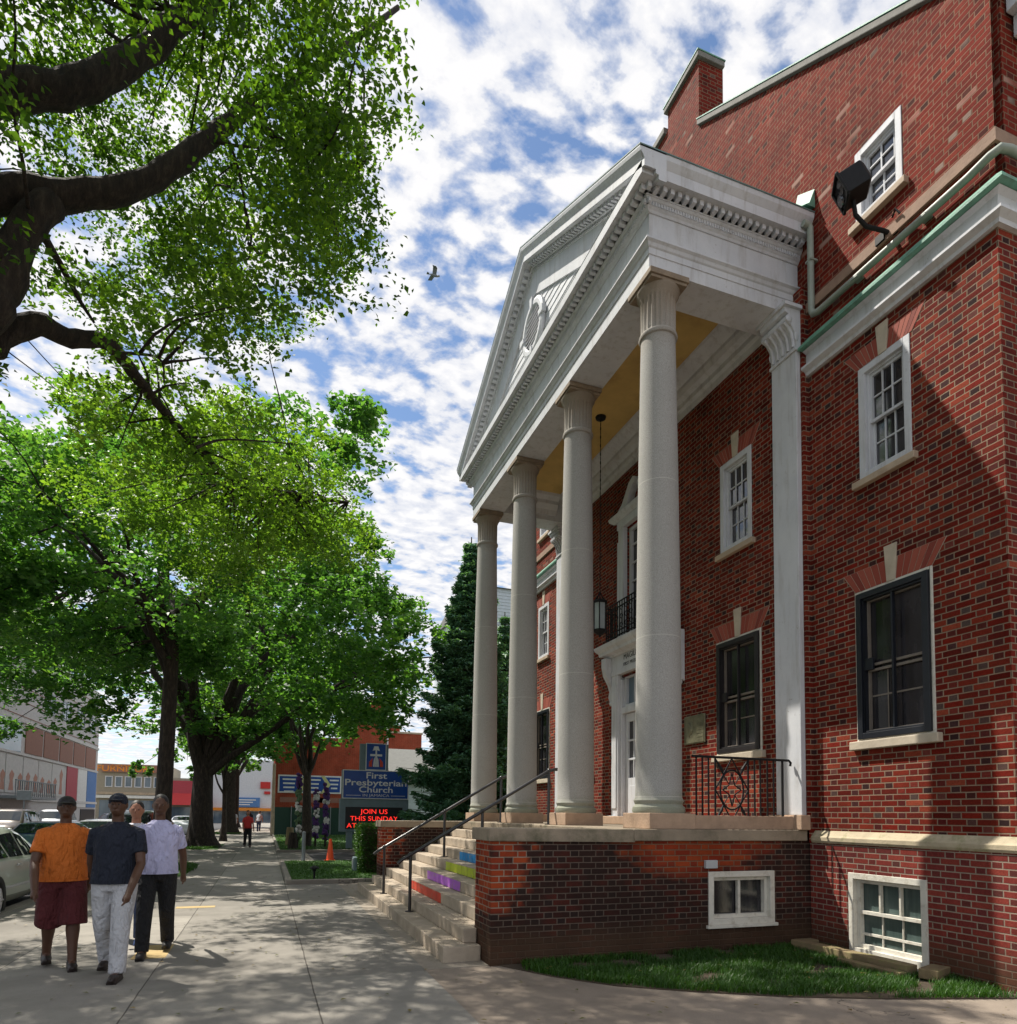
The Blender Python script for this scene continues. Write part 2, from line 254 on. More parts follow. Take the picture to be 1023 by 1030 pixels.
# arch bricks: colour per brick
def archm():
    m,nt,bs=new_mat('arch_bricks'); g=N(nt,'ShaderNodeNewGeometry'); c=ramp(nt,g.outputs['Random Per Island'],[(0,(.16,.025,.016)),(.5,(.25,.045,.026)),(1,(.32,.075,.045))])
    nt.links.new(c,bs.inputs['Base Color']); bs.inputs['Roughness'].default_value=.8; bump(nt,bs,noise_n(nt,g.outputs['Position'],80,3),.4,.004); return m
for n_ in ('sticker_red','sticker_purple','sticker_green','sticker_blue'):
    nt_=M[n_].node_tree; bs_n=nt_.nodes['Principled BSDF']; src=bs_n.inputs['Base Color'].links[0].from_socket; Pn=pos(nt_)
    nt_.links.new(mixc(nt_,maprange(nt_,noise_n(nt_,Pn,13,6,.75),.54,.64,0,.75),src,(.33,.27,.2)),bs_n.inputs['Base Color'])
M['arch']=archm(); M['mortar']=simple('mortar',(.38,.31,.24),.9,.2,10,.3)
# ------------------------------------------------------------------ mesh builder
class Fr:
    def __init__(s,o,u,n,v=(0,0,1)): s.o=Vector(o); s.u=Vector(u); s.n=Vector(n); s.v=Vector(v)
    def p(s,u,d,v): return s.o+s.u*u+s.n*d+s.v*v
def west(x): return Fr((x,0,0),(0,1,0),(-1,0,0))     # wall facing the street, u = y
def south(y): return Fr((0,y,0),(1,0,0),(0,-1,0))    # wall facing the camera side, u = x
class MB:
    def __init__(s): s.v=[]; s.f=[]
    def add(s,vs,fs):
        b=len(s.v); s.v+= [tuple(p) for p in vs]; s.f+=[tuple(i+b for i in f) for f in fs]; return s
    def hexa(s,P): return s.add(P,[(0,1,2,3),(7,6,5,4),(0,4,5,1),(1,5,6,2),(2,6,7,3),(3,7,4,0)])
    def box(s,x0,x1,y0,y1,z0,z1):
        return s.hexa([(x0,y0,z0),(x1,y0,z0),(x1,y1,z0),(x0,y1,z0),(x0,y0,z1),(x1,y0,z1),(x1,y1,z1),(x0,y1,z1)])
    def fb(s,F,u0,u1,d0,d1,v0,v1):
        return s.hexa([F.p(u0,d0,v0),F.p(u1,d0,v0),F.p(u1,d1,v0),F.p(u0,d1,v0),F.p(u0,d0,v1),F.p(u1,d0,v1),F.p(u1,d1,v1),F.p(u0,d1,v1)])
    def prism(s,F,poly,d0,d1):      # poly in (u,v)
        n=len(poly); a=[F.p(u,d0,v) for u,v in poly]; b=[F.p(u,d1,v) for u,v in poly]
        return s.add(a+b,[tuple(range(n))[::-1],tuple(range(n,2*n))]+[(i,(i+1)%n,n+(i+1)%n,n+i) for i in range(n)])
    def profile(s,F,prof,u0,u1,m0=0,m1=0):   # prof in (d,v), run along u; m = mitre factor at each end
        n=len(prof); a=[F.p(u0-m0*d,d,v) for d,v in prof]; b=[F.p(u1+m1*d,d,v) for d,v in prof]
        return s.add(a+b,[tuple(range(n))[::-1],tuple(range(n,2*n))]+[(i,(i+1)%n,n+(i+1)%n,n+i) for i in range(n)])
    def panel(s,F,u0,u1,v0,v1,holes=(),rev=.12):
        us=sorted({u0,u1,*[h[0] for h in holes],*[h[1] for h in holes]}); vs=sorted({v0,v1,*[h[2] for h in holes],*[h[3] for h in holes]})
        us=[u for u in us if u0<=u<=u1]; vs=[v for v in vs if v0<=v<=v1]
        for i in range(len(us)-1):
            for j in range(len(vs)-1):
                cu,cv=(us[i]+us[i+1])/2,(vs[j]+vs[j+1])/2
                if any(h[0]<cu<h[1] and h[2]<cv<h[3] for h in holes): continue
                s.add([F.p(us[i],0,vs[j]),F.p(us[i+1],0,vs[j]),F.p(us[i+1],0,vs[j+1]),F.p(us[i],0,vs[j+1])],[(0,1,2,3)])
        for a,b,c,d in holes:
            q=[(a,c),(b,c),(b,d),(a,d)]
            for i in range(4):
                (ua,va),(ub,vb)=q[i],q[(i+1)%4]
                s.add([F.p(ua,0,va),F.p(ub,0,vb),F.p(ub,-rev,vb),F.p(ua,-rev,va)],[(0,1,2,3)])
        return s
    def tube(s,pts,rad,n=10,cap=True):
        pts=[Vector(p) for p in pts]; rad=rad if isinstance(rad,(list,tuple)) else [rad]*len(pts)
        T=(pts[1]-pts[0]).normalized(); up=Vector((0,0,1)) if abs(T.z)<.9 else Vector((1,0,0)); A=T.cross(up).normalized(); b=len(s.v)
        for i,p in enumerate(pts):
            T=(pts[min(i+1,len(pts)-1)]-pts[max(i-1,0)]).normalized(); A=(A-T*A.dot(T)).normalized(); B=T.cross(A)
            for k in range(n):
                a=2*PI*k/n; s.v.append(tuple(p+(A*math.cos(a)+B*math.sin(a))*rad[i]))
        for i in range(len(pts)-1):
            for k in range(n): s.f.append((b+i*n+k,b+i*n+(k+1)%n,b+(i+1)*n+(k+1)%n,b+(i+1)*n+k))
        if cap: s.f.append(tuple(b+k for k in range(n))[::-1]); s.f.append(tuple(b+(len(pts)-1)*n+k for k in range(n)))
        return s
    def lathe(s,c,prof,n=32,flute=0):
        b=len(s.v)
        for r,z in prof:
            for k in range(n):
                a=2*PI*k/n; s.v.append((c[0]+r*math.cos(a),c[1]+r*math.sin(a),c[2]+z))
        for i in range(len(prof)-1):
            for k in range(n): s.f.append((b+i*n+k,b+i*n+(k+1)%n,b+(i+1)*n+(k+1)%n,b+(i+1)*n+k))
        s.f.append(tuple(b+k for k in range(n))[::-1]); s.f.append(tuple(b+(len(prof)-1)*n+k for k in range(n))); return s
    def ell(s,c,r,n=14,k=9,rot=None):
        b=len(s.v); vs=[]
        for i in range(k+1):
            t=PI*i/k
            for j in range(n):
                a=2*PI*j/n; q=Vector((r[0]*math.sin(t)*math.cos(a),r[1]*math.sin(t)*math.sin(a),r[2]*math.cos(t)))
                if rot is not None: q=rot@q
                vs.append(Vector(c)+q)
        return s.add(vs,[(i*n+j,i*n+(j+1)%n,(i+1)*n+(j+1)%n,(i+1)*n+j) for i in range(k) for j in range(n)])
    def build(s,name,mat,parent=None,bevel=0,smooth=False,fix=True):
        o0=Vector(root_loc(parent)) if parent else Vector((0,0,0))
        me=bpy.data.meshes.new(name); me.from_pydata([tuple(Vector(p)-o0) for p in s.v],[],s.f)
        if fix:
            b=bmesh.new(); b.from_mesh(me); bmesh.ops.remove_doubles(b,verts=b.verts,dist=1e-5); bmesh.ops.recalc_face_normals(b,faces=b.faces); b.to_mesh(me); b.free()
        me.materials.append(M[mat] if isinstance(mat,str) else mat)
        if smooth: me.shade_smooth()
        o=bpy.data.objects.new(name,me); COL.objects.link(o)
        if parent: o.parent=parent; o['_r']=parent.name
        if bevel>0:
            bv=o.modifiers.new('bevel','BEVEL'); bv.width=bevel; bv.segments=2; bv.limit_method='ANGLE'; bv.angle_limit=R(35)
        if smooth:
            try: me.set_sharp_from_angle(angle=R(40))
            except Exception: pass
        return o
def root_loc(o):
    while o.parent: o=o.parent
    return tuple(o.location)
def tag(o,label=None,cat=None,group=None,kind=None):
    for k,v in (('label',label),('category',cat),('group',group),('kind',kind)):
        if v: o[k]=v
    return o
def thing(name,loc,label,cat,group=None):
    o=bpy.data.objects.new(name,None); COL.objects.link(o); o.location=loc; o.empty_display_size=.2; return tag(o,label,cat,group)
def struct(o): o['kind']='structure'; return o
def kids(o): return [c for c in bpy.data.objects if c.parent==o]
def copy_tree(o,parent=None,allk=None):
    allk=allk or list(bpy.data.objects); c=o.copy(); COL.objects.link(c); c.parent=parent
    for ch in allk:
        if ch.parent==o: copy_tree(ch,c,allk)
    return c
def text(s,name,mat,parent,F,u,d,v,size,align='CENTER',ext=.004,sxx=1.0,bold=0):
    cu=bpy.data.curves.new('t','FONT'); cu.body=s; cu.size=size; cu.align_x=align; cu.extrude=ext; cu.offset=bold; cu.resolution_u=3
    t=bpy.data.objects.new('t',cu); COL.objects.link(t); bpy.context.view_layer.update()
    me=bpy.data.meshes.new_from_object(t.evaluated_get(bpy.context.evaluated_depsgraph_get())); bpy.data.objects.remove(t)
    o0=Vector(root_loc(parent)) if parent else Vector((0,0,0))
    for vv in me.vertices:
        q=F.p(u+vv.co.x*sxx*F.tu,d+vv.co.z,v+vv.co.y); vv.co=q-o0
    me.materials.clear(); me.materials.append(M[mat]); o=bpy.data.objects.new(name,me); COL.objects.link(o)
    if parent: o.parent=parent
    return o
Fr.tu=1
# ------------------------------------------------------------------ the ground
struct(MB().box(-400,400,-60,700,-.9,-.20).build('ground','groundm'))
struct(MB().box(-15.6,-3.95,-40,320,-.19,-.13).build('road','asphalt'))
struct(MB().box(-120,-15.6,108,118,-.19,-.134).build('cross_street','asphalt'))
struct(MB().box(-3.95,-3.72,-40,130,-.19,.005).build('curb','curb',bevel=.02))
struct(MB().box(-3.72,1.60,-30,118,-.19,0).build('sidewalk','concrete'))
struct(MB().box(1.604,3.2,6.97,15.86,-.19,-.004).build('pavement','apron'))
pth=MB(); pth.box(1.604,16,-20,4.2,-.19,-.008); pth.box(1.604,2.9,4.2,6.966,-.19,-.0085); pth.box(2.9,16,4.2,4.3,-.19,-.009); struct(pth.build('path','path'))
# far side of the street
struct(MB().box(-19,-15.6,-40,110,-.19,.0).build('far_pavement','apron'))
struct(MB().box(.48,.6,15.9,23.0,-.19,.10).box(.6,9,15.9,16.05,-.19,.10).build('lawn_kerb','curb',bevel=.02))
struct(MB().box(1.604,30,23.0,28.7,-.19,-.012).build('driveway','asphalt'))
struct(MB().box(.48,.6,28.75,50,-.19,.1).box(.6,20,28.7,28.85,-.19,.1).build('lawn_kerb_far','curb',bevel=.02))
struct(MB().box(2.2,6.6,14.86,15.9,-.19,.02).box(.6,12,16.05,22.9,-.19,.05).box(.6,20,28.85,50,-.19,.05).build('lawn','lawn'))
# the curved lawn beside the portico
cur=[(2.40,6.93),(2.75,6.30),(3.2,5.78),(3.79,5.38),(4.5,4.98),(5.3,4.66),(6.0,4.45),(6.7,4.25)]
lp=[(x,y) for x,y in cur]+[(6.7,6.93)]
Fz=Fr((0,0,0),(1,0,0),(0,0,1),(0,1,0))
struct(MB().prism(Fz,lp,-.19,.002).build('lawn','soil'))
struct(MB().prism(Fz,[(x,y) for x,y in cur]+[(2.9,4.3),(2.9,6.2),(2.35,6.93)][:0]+[(6.7,4.2),(2.3,4.2),(2.3,6.93)],-.19,-.0105).build('path','path'))
def inpoly(x,y,P):
    c=False; j=len(P)-1
    for i in range(len(P)):
        if (P[i][1]>y)!=(P[j][1]>y) and x<(P[j][0]-P[i][0])*(y-P[i][1])/(P[j][1]-P[i][1])+P[i][0]: c=not c
        j=i
    return c
def blades(name,pts,h,w,mat='blade',label=''):
    n=len(pts); P=np.array(pts); a=rng.uniform(0,2*PI,n); le=rng.uniform(.25,1.0,n)*h; hh=rng.uniform(.5,1.15,n)*h
    d=np.stack([np.cos(a),np.sin(a)],1); pr=np.stack([-np.sin(a),np.cos(a)],1)
    V=np.zeros((n,5,3)); V[:,0,:2]=P[:,:2]-pr*w/2; V[:,1,:2]=P[:,:2]+pr*w/2; V[:,0,2]=V[:,1,2]=P[:,2]
    mid=P[:,:2]+d*le[:,None]*.3; V[:,2,:2]=mid+pr*w*.4; V[:,3,:2]=mid-pr*w*.4; V[:,2,2]=V[:,3,2]=P[:,2]+hh*.6
    V[:,4,:2]=P[:,:2]+d*le[:,None]; V[:,4,2]=P[:,2]+hh
    me=bpy.data.meshes.new(name); b=np.arange(n)*5
    me.vertices.add(n*5); me.vertices.foreach_set('co',V.reshape(-1))
    loops=np.stack([b,b+1,b+2,b+3,b+3,b+2,b+4],1).reshape(-1); st=np.stack([np.arange(n)*7,np.arange(n)*7+4],1).reshape(-1); tot=np.tile([4,3],n)
    me.loops.add(n*7); me.loops.foreach_set('vertex_index',loops.astype(np.int32)); me.polygons.add(n*2); me.polygons.foreach_set('loop_start',st.astype(np.int32)); me.polygons.foreach_set('loop_total',tot.astype(np.int32)); me.update(); me.validate()
    me.materials.append(M[mat]); o=bpy.data.objects.new(name,me); COL.objects.link(o); return tag(o,label,'grass',kind='stuff')
pts=[]
while len(pts)<34000:
    x,y=random.uniform(2.3,6.65),random.uniform(4.2,6.93)
    jx,jy=x+random.gauss(0,.035),y+random.gauss(0,.035)
    if inpoly(jx,jy,lp) and not (x>6.2 and 5.2<y<6.3) and noise.noise(Vector((x*2.2,y*2.2,3)))>-.24+max(0,(y-6.6))*.6: pts.append((jx,jy,.0))
blades('grass',pts,.075,.007,label='dense short green grass in the curved bed below the brick portico')
pts=[(random.uniform(.65,6),random.uniform(16.1,22.85),.04) for _ in range(14000)]
blades('grass',pts,.06,.014,label='bright green grass strip between sidewalk and hedge with garden light')
pts=[(random.uniform(.65,9),random.uniform(28.9,49),.04) for _ in range(16000)]
blades('grass',pts,.08,.025,label='grass lawn around the blue church sign beyond the driveway')
pts=[]
for cx_,cy_ in ((-2.75,33.6),(-2.6,20.6),(-2.5,55)):
    for _ in range(3000):
        a=random.uniform(0,2*PI); r=math.sqrt(random.random()); pts.append((cx_-.1+math.cos(a)*r*.95,cy_+math.sin(a)*r*2.6,.01))
blades('grass',pts,.10,.025,label='grass growing in the tree pits along the kerb')
struct(MB().box(-3.68,-1.85,31.2,36.2,-.1,.008).box(-3.68,-1.85,18.4,22.8,-.1,.008).box(-3.6,-1.7,52.5,57.6,-.1,.008).build('lawn','lawn'))
pts=[]
while len(pts)<420:
    x,y=random.uniform(-3.6,6.4),random.uniform(3.5,17)
    if x<1.75 and random.random()<.55: continue
    if 1.8<x<2.3 and y>7.1: continue
    if x>2.25 and y>6.85: continue
    pts.append((x,y,.012+(.03 if inpoly(x,y,lp) else 0)))
P_=np.array(pts); a_=rng.uniform(0,2*PI,len(P_)); s_l=rng.uniform(.012,.035,len(P_)); V_=[]; F_=[]
for i,(p,a,l) in enumerate(zip(pts,a_,s_l)):
    c_,s2=math.cos(a),math.sin(a)
    for (u_,v_,w_) in ((-1,0,0),(0,.55,.25),(1,0,.1),(0,-.55,.2)): V_.append((p[0]+(u_*c_-v_*s2)*l,p[1]+(u_*s2+v_*c_)*l,p[2]+w_*l))
    F_.append((4*i,4*i+1,4*i+2,4*i+3))
M['litter']=leaf_mat('fallen_leaf',[(.10,.06,.02),(.2,.14,.04),(.08,.10,.02),(.25,.2,.08)],.1)
me=bpy.data.meshes.new('leaf_litter'); me.from_pydata(V_,[],F_); me.materials.append(M['litter']); o=bpy.data.objects.new('leaf_litter',me); COL.objects.link(o); tag(o,'small brown and yellow fallen leaves scattered over pavement and lawn','leaf litter',kind='stuff')
# thin flat ochre rectangles lying on the sidewalk
tag(MB().box(-1.32,-.98,8.3,9.1,.0,.0035).build('ochre_patch','yellow_mark'),'faded ochre paint patch on the sidewalk behind the walkers\' feet','paint mark','ochre marks on the sidewalk')
tag(MB().box(-1.35,-.75,12.4,12.62,.0,.0035).build('ochre_patch','yellow_mark'),'narrow ochre stripe on the sunny sidewalk','paint mark','ochre marks on the sidewalk')
# ------------------------------------------------------------------ the church
YC=10.85; WX=6.66; BX=6.56; YS=4.38; YN=2*YC-YS
CH=thing('brick_church',(6.66,YC,0),'red brick church building with a white columned portico, pediment and stone steps','church')
FW=west(WX); FB=west(BX)
def mir(a,b): return (2*YC-b,2*YC-a)
def flat_arch(F,u0,u1,v,par,h=.24,kw=.11,kh=.36,n=6,key=True,topw=.17):
    mr=MB(); c=(u0+u1)/2; spl=.2
    mr.prism(F,[(u0-.03,v),(u1+.03,v),(u1+spl+.01,v+h),(u0-spl-.01,v+h)],.0005,.0025); mr.build('arch_mortar','mortar',par)
    for side in (-1,1):
        mb=MB(); e0=c+side*kw/2; e1=u1+.03 if side>0 else u0-.03; t0=c+side*topw/2; t1=u1+spl if side>0 else u0-spl
        for i in range(n):
            a=i/n; b=(i+1)/n; g=.0045*side
            ba,bb=e0+(e1-e0)*a+g,e0+(e1-e0)*b-g; ta,tb=t0+(t1-t0)*a+g,t0+(t1-t0)*b-g
            mb.prism(F,[(ba,v+.004),(bb,v+.004),(tb,v+h-.004),(ta,v+h-.004)],.001,.006)
        mb.build('flat_arch','arch',par)
    if key: MB().prism(F,[(c-kw/2,v-.005),(c+kw/2,v-.005),(c+topw/2,v+kh),(c-topw/2,v+kh)],.001,.02).build('keystone','keystone',par,bevel=.004)
def frame_ring(mb,F,u0,u1,v0,v1,w,d0,d1):
    mb.fb(F,u0,u0+w,d0,d1,v0,v1); mb.fb(F,u1-w,u1,d0,d1,v0,v1); mb.fb(F,u0+w,u1-w,d0,d1,v0,v0+w); mb.fb(F,u0+w,u1-w,d0,d1,v1-w,v1)
def win_white(F,u0,u1,v0,v1,cols,rows,par,sill=True,arch=True,mat='white'):
    mb=MB(); frame_ring(mb,F,u0,u1,v0,v1,.085,-.09,.012); frame_ring(mb,F,u0+.085,u1-.085,v0+.085,v1-.085,.03,-.1,-.03)
    w=mb.build('window',mat,par,bevel=.004)
    a,b,c,d=u0+.115,u1-.115,v0+.115,v1-.115; mid=(c+d)/2
    s=MB(); frame_ring(s,F,a,b,mid-.02,d,.035,-.085,-.05); frame_ring(s,F,a,b,c,mid+.02,.035,-.11,-.0855)
    def munt(x0,x1,y0,y1,rw,dd):
        for i in range(1,cols):
            x=x0+(x1-x0)*i/cols; s.fb(F,x-.009,x+.009,dd-.02,dd,y0,y1)
        for j in range(1,rw):
            y=y0+(y1-y0)*j/rw
            for i in range(cols): s.fb(F,x0+(x1-x0)*i/cols+.009,x0+(x1-x0)*(i+1)/cols-.009,dd-.0205,dd-.0005,y-.009,y+.009)
    munt(a+.035,b-.035,mid+.015,d-.035,rows,-.053); munt(a+.035,b-.035,c+.035,mid-.015,rows,-.088)
    s.build('sash',mat,w,bevel=.002)
    MB().fb(F,a+.01,b-.01,-.085,-.078,mid,d-.01).build('pane','glass',w); MB().fb(F,a+.01,b-.01,-.113,-.106,c+.01,mid-.001).build('pane','glass',w)
    if sill: MB().fb(F,u0-.07,u1+.07,-.1,.07,v0-.085,v0-.002).build('sill','limestone',w,bevel=.008)
    if arch: flat_arch(F,u0,u1,v1+.004,w)
    return w
def win_storm(F,u0,u1,v0,v1,par,fm='navy_frame',back='tan_frame'):
    e=MB(); frame_ring(e,F,u0-.035,u1+.035,v0-.02,v1+.035,.03,-.02,.012); e=e.build('window','white_old',par,bevel=.003)
    mb=MB(); frame_ring(mb,F,u0,u1,v0+.0,v1,.07,-.06,.045); frame_ring(mb,F,u0+.07,u1-.07,v0+.07,v1-.07,.025,-.08,.02)
    c=(u0+u1)/2; mb.fb(F,c-.011,c+.011,-.03,.018,v0+.07,v1-.07); mb.fb(F,u1-.20,u1-.072,-.02,.014,(v0+v1)/2-.06,(v0+v1)/2+.08)
    mb.build('storm_frame',fm,e,bevel=.004)
    s=MB(); a,b=u0+.09,u1-.09; mid=(v0+v1)/2
    frame_ring(s,F,a,b,v0+.09,v1-.09,.022,-.075,-.035); s.fb(F,a+.022,b-.022,-.075,-.036,mid-.01,mid+.02); s.fb(F,a+.022,b-.022,-.075,-.038,mid-.075,mid-.045)
    s.build('sash',back,e)
    g=MB()
    for q in (v0+.5,): g.fb(F,a+.03,b-.03,-.0745,-.07,q,q+.02)
    g.fb(F,b-.25,b-.235,-.0742,-.0702,v0+.1,mid-.08); g.build('muntin','tan_frame',e)
    MB().fb(F,a+.005,b-.005,-.095,-.08,v0+.095,v1-.095).build('pane','glass_screen',e)
    MB().fb(F,u0-.1,u1+.1,-.1,.075,v0-.125,v0-.022).build('sill','keystone',e,bevel=.01)
    flat_arch(F,u0,u1,v1+.037,e,h=.26,kh=.42); return e
W1=(5.19,6.13,2.55,4.30); W2=(5.36,6.06,5.68,7.08); B1=(7.74,8.68,2.58,4.28); B2=(7.88,8.60,5.68,7.10); GW=(5.40,6.05,8.93,9.86); DW=(5.27,6.29,.03,.97)
def both(w): a=mir(w[0],w[1]); return [w,(a[0],a[1],w[2],w[3])]
holes=[]
for w in (W1,W2,GW): holes+=both(w)
holes.append((6.88,14.82,.0,8.6))
wl=MB(); wl.panel(FW,YS,YN,1.38,10.25,holes,.14)
# gable above the eaves, with raked parapet and the two flanking blocks
wl.add([FW.p(YS,0,10.25),FW.p(9.25,0,10.25),FW.p(9.25,0,13.5)],[(0,1,2)]); wl.add([FW.p(YN,0,10.25),FW.p(2*YC-9.25,0,10.25),FW.p(2*YC-9.25,0,13.5)],[(0,1,2)])
wl.add([FW.p(9.25,0,10.25),FW.p(12.45,0,10.25),FW.p(12.45,0,14.38),FW.p(9.25,0,14.38)],[(0,1,2,3)])
for a,b in ((9.25,10.2),(11.5,12.45)): wl.fb(FW,a,b,-.5,.002,14.38 if 0 else 13.4,14.74)
wl.build('wall','brick_upper',CH,fix=False).name='gable_wall'
# lower part of the wings gets the flemish bond brick (2 mm proud)
lw=MB()
FW2=west(WX-.003)
for (a,b) in ((YS-.003,6.87),(14.83,YN+.003)):
    hs=[h for w in (W1,W2) for h in both(w) if a<h[0]<b]; lw.panel(FW2,a,b,1.38,8.0,hs,.14)
lw.add([(WX-.003,YS-.003,1.38),(30,YS-.003,1.38),(30,YS-.003,8.0),(WX-.003,YS-.003,8.0)],[(0,1,2,3)])
lw.build('wing_wall','brick',CH,fix=False)
# south, north and rear mass with the roof
bd=MB(); bd.prism(Fr((0,0,0),(0,1,0),(1,0,0)),[(YS,0),(YN,0),(YN,10.2),(YC+1.6,13.3),(YC-1.6,13.3),(YS,10.2)],WX+.14,30); bd.build('side_wall','brick_upper',CH,fix=True)
rf=MB()
for sgn in (-1,1):
    y0=YS-.35 if sgn<0 else YN+.35; y1=YC+sgn*1.6
    rf.hexa([(WX+.16,y0,10.02),(30,y0,10.02),(30,y1,13.32),(WX+.16,y1,13.32),(WX+.16,y0,10.14),(30,y0,10.14),(30,y1,13.44),(WX+.16,y1,13.44)])
rf.box(WX+.16,30,YC-1.6,YC+1.6,13.32,13.44); rf.build('roof','shingle',CH)
ev=MB(); ev.box(WX+.2,30,YS-.42,YS-.02,9.85,10.06); ev.box(WX+.3,30,YS-.3,YS-.021,9.62,9.85); ev.build('eave_cornice','white',CH,bevel=.01)
# copings
cp=MB()
def rake(mb,F,u0,v0,u1,v1,t,d0,d1): mb.prism(F,[(u0,v0),(u1,v1),(u1,v1+t),(u0,v0+t)],d0,d1)
for s in (0,1):
    f=(lambda u:u) if s==0 else (lambda u:2*YC-u)
    rake(cp,FW,f(YS-.06),10.22,f(9.245),13.50,.10,-.24,.055)
    cp.fb(FW,min(f(9.19),f(10.26)),max(f(9.19),f(10.26)),-.5,.06,14.74,14.84)
cp.fb(FW,10.26,11.44,-.24,.055,14.38,14.5); cp.build('coping','coping_stone',CH,bevel=.01)
for s in (0,1):
    cc=MB()
    f=(lambda u:u) if s==0 else (lambda u:2*YC-u)
    rake(cc,FW,f(YS-.07),10.32,f(9.245),13.602,.018,-.25,.065); cc.fb(FW,min(f(9.18),f(10.27)),max(f(9.18),f(10.27)),-.51,.07,14.84,14.86)
    cc.build('coping_flashing','copper',CH)
# base below the water table
FBs=west(6.61); bs_=MB(); bs_.panel(FBs,YS-.05,6.9,-.2,1.32,[DW],.14); a=mir(YS-.05,6.9); bs_.panel(FBs,a[0],a[1],-.2,1.32,[],.1)
bs_.add([(6.61,YS-.05,-.2),(30,YS-.05,-.2),(30,YS-.05,1.32),(6.61,YS-.05,1.32)],[(0,1,2,3)])
bs_.build('base_wall','brick_base',CH,fix=False)
wt=MB(); pr=[(-.3,1.30),(.06,1.30),(.075,1.33),(.075,1.375),(.05,1.395),(.0,1.46),(-.3,1.46)]
wt.profile(FW,pr,YS,6.88,1,0); wt.profile(FW,pr,14.82,YN,0,1); wt.profile(south(YS),pr,WX,30,1,0); wt.build('water_table','moss',CH,bevel=.004)
# wing cornices, band and horizontal pipe
for (a,b,m0,m1) in ((YS,6.87,1,0),(14.83,YN,0,1)):
    c=MB(); pr=[(0,7.50),(.05,7.50),(.06,7.54),(.12,7.58),(.12,7.61),(.04,7.63),(.04,7.80),(.10,7.83),(.0,7.835)]
    c.profile(FW,pr,a,b,m0,m1)
    if m0: c.profile(south(YS),pr,WX,30,1,0)
    c.build('wing_cornice','white',CH)
    g=MB(); pr=[(.0,7.837),(.17,7.837),(.17,7.87),(.004,8.05)]; g.profile(FW,pr,a,b,m0,m1)
    if m0: g.profile(south(YS),pr,WX,30,1,0)
    g.build('cornice_flashing','copper',CH)
    s=MB(); s.profile(FW,[(0.001,8.38),(.035,8.38),(.035,8.52),(.001,8.52)],a if m0 else a,b,m0,m1)
    if m0: s.profile(south(YS),[(0.001,8.38),(.035,8.38),(.035,8.52),(.001,8.52)],WX,30,1,0)
    s.build('stone_band','band',CH,bevel=.004)
for (a,b) in ((6.87,9.0),):
    pass
pp=[(6.47,6.72,9.50),(6.55,6.72,9.50),(6.585,6.72,9.46),(6.585,6.72,8.32),(6.585,6.69,8.25),(6.585,6.60,8.22),(6.585,4.6,8.20),(6.585,4.38,8.22),(6.62,4.30,8.24),(6.72,4.28,8.24),(30,4.28,8.1)]
MB().tube(pp,.043,12).build('downpipe','gutter',CH,smooth=True)
for p in ((6.60,6.72,9.0),(6.60,6.0,8.2),(6.60,5.1,8.2)):
    br=MB(); br.box(p[0]-.06,p[0]+.06,p[1]-.05,p[1]+.05,p[2]-.012,p[2]+.012); br.build('pipe_strap','gutter',CH)
# windows
for w in both(W2): win_white(FW2,*w,3,2,CH)
for w in both(W1): win_storm(FW2,*w,CH)
for w in both(GW): win_white(FW,*w,2,2,CH,arch=False)
# centre bay wall
bay=MB(); dr=(9.95,11.75,1.46,4.35); uw=(10.2,11.5,5.1,7.3); hs=both(B1)+both(B2)+[dr,uw]
bay.panel(FB,6.86,14.84,1.46,8.75,hs,.14); bay.add([(BX,6.86,1.3),(WX+.14,6.86,1.3),(WX+.14,6.86,8.75),(BX,6.86,8.75)],[(0,1,2,3)]); bay.add([(BX,14.84,1.3),(WX+.14,14.84,1.3),(WX+.14,14.84,8.75),(BX,14.84,8.75)],[(0,1,2,3)])
bay.build('portico_wall','brick',CH,fix=False)
for w in both(B2): win_white(FB,*w,3,2,CH)
for w in both(B1): win_storm(FB,*w,CH,fm='dark_frame')
# basement window of the wing
def basement(F,u0,u1,v0,v1,par,cols,split):
    mb=MB(); frame_ring(mb,F,u0,u1,v0,v1,.07,-.09,.02); mb.fb(F,u0-.03,u1+.03,-.05,.045,v0-.04,v0-.001); w=mb.build('window','white_old',par,bevel=.004)
    s=MB(); frame_ring(s,F,u0+.07,u1-.07,v0+.07,v1-.07,.045,-.1,-.04)
    a,b,c,d=u0+.115,u1-.115,v0+.115,v1-.115
    if split:
        mid=c+(d-c)*.52; s.fb(F,a,b,-.095,-.045,mid-.02,mid+.02)
        for i in range(1,cols): x=a+(b-a)*i/cols; s.fb(F,x-.012,x+.012,-.095,-.05,mid+.02,d); s.fb(F,x-.007,x+.007,-.105,-.085,c,mid-.02)
        s.fb(F,a,b,-.105,-.08,c+.10,c+.13)
    else: s.fb(F,(a+b)/2-.018,(a+b)/2+.018,-.095,-.045,c,d)
    s.build('sash','white_old',w,bevel=.002)
    MB().fb(F,a-.005,b+.005,-.115,-.107,c-.005,d+.005).build('pane','glass_sage' if split else 'glass_screen',w); return w
basement(FBs,*DW,CH,3,True)
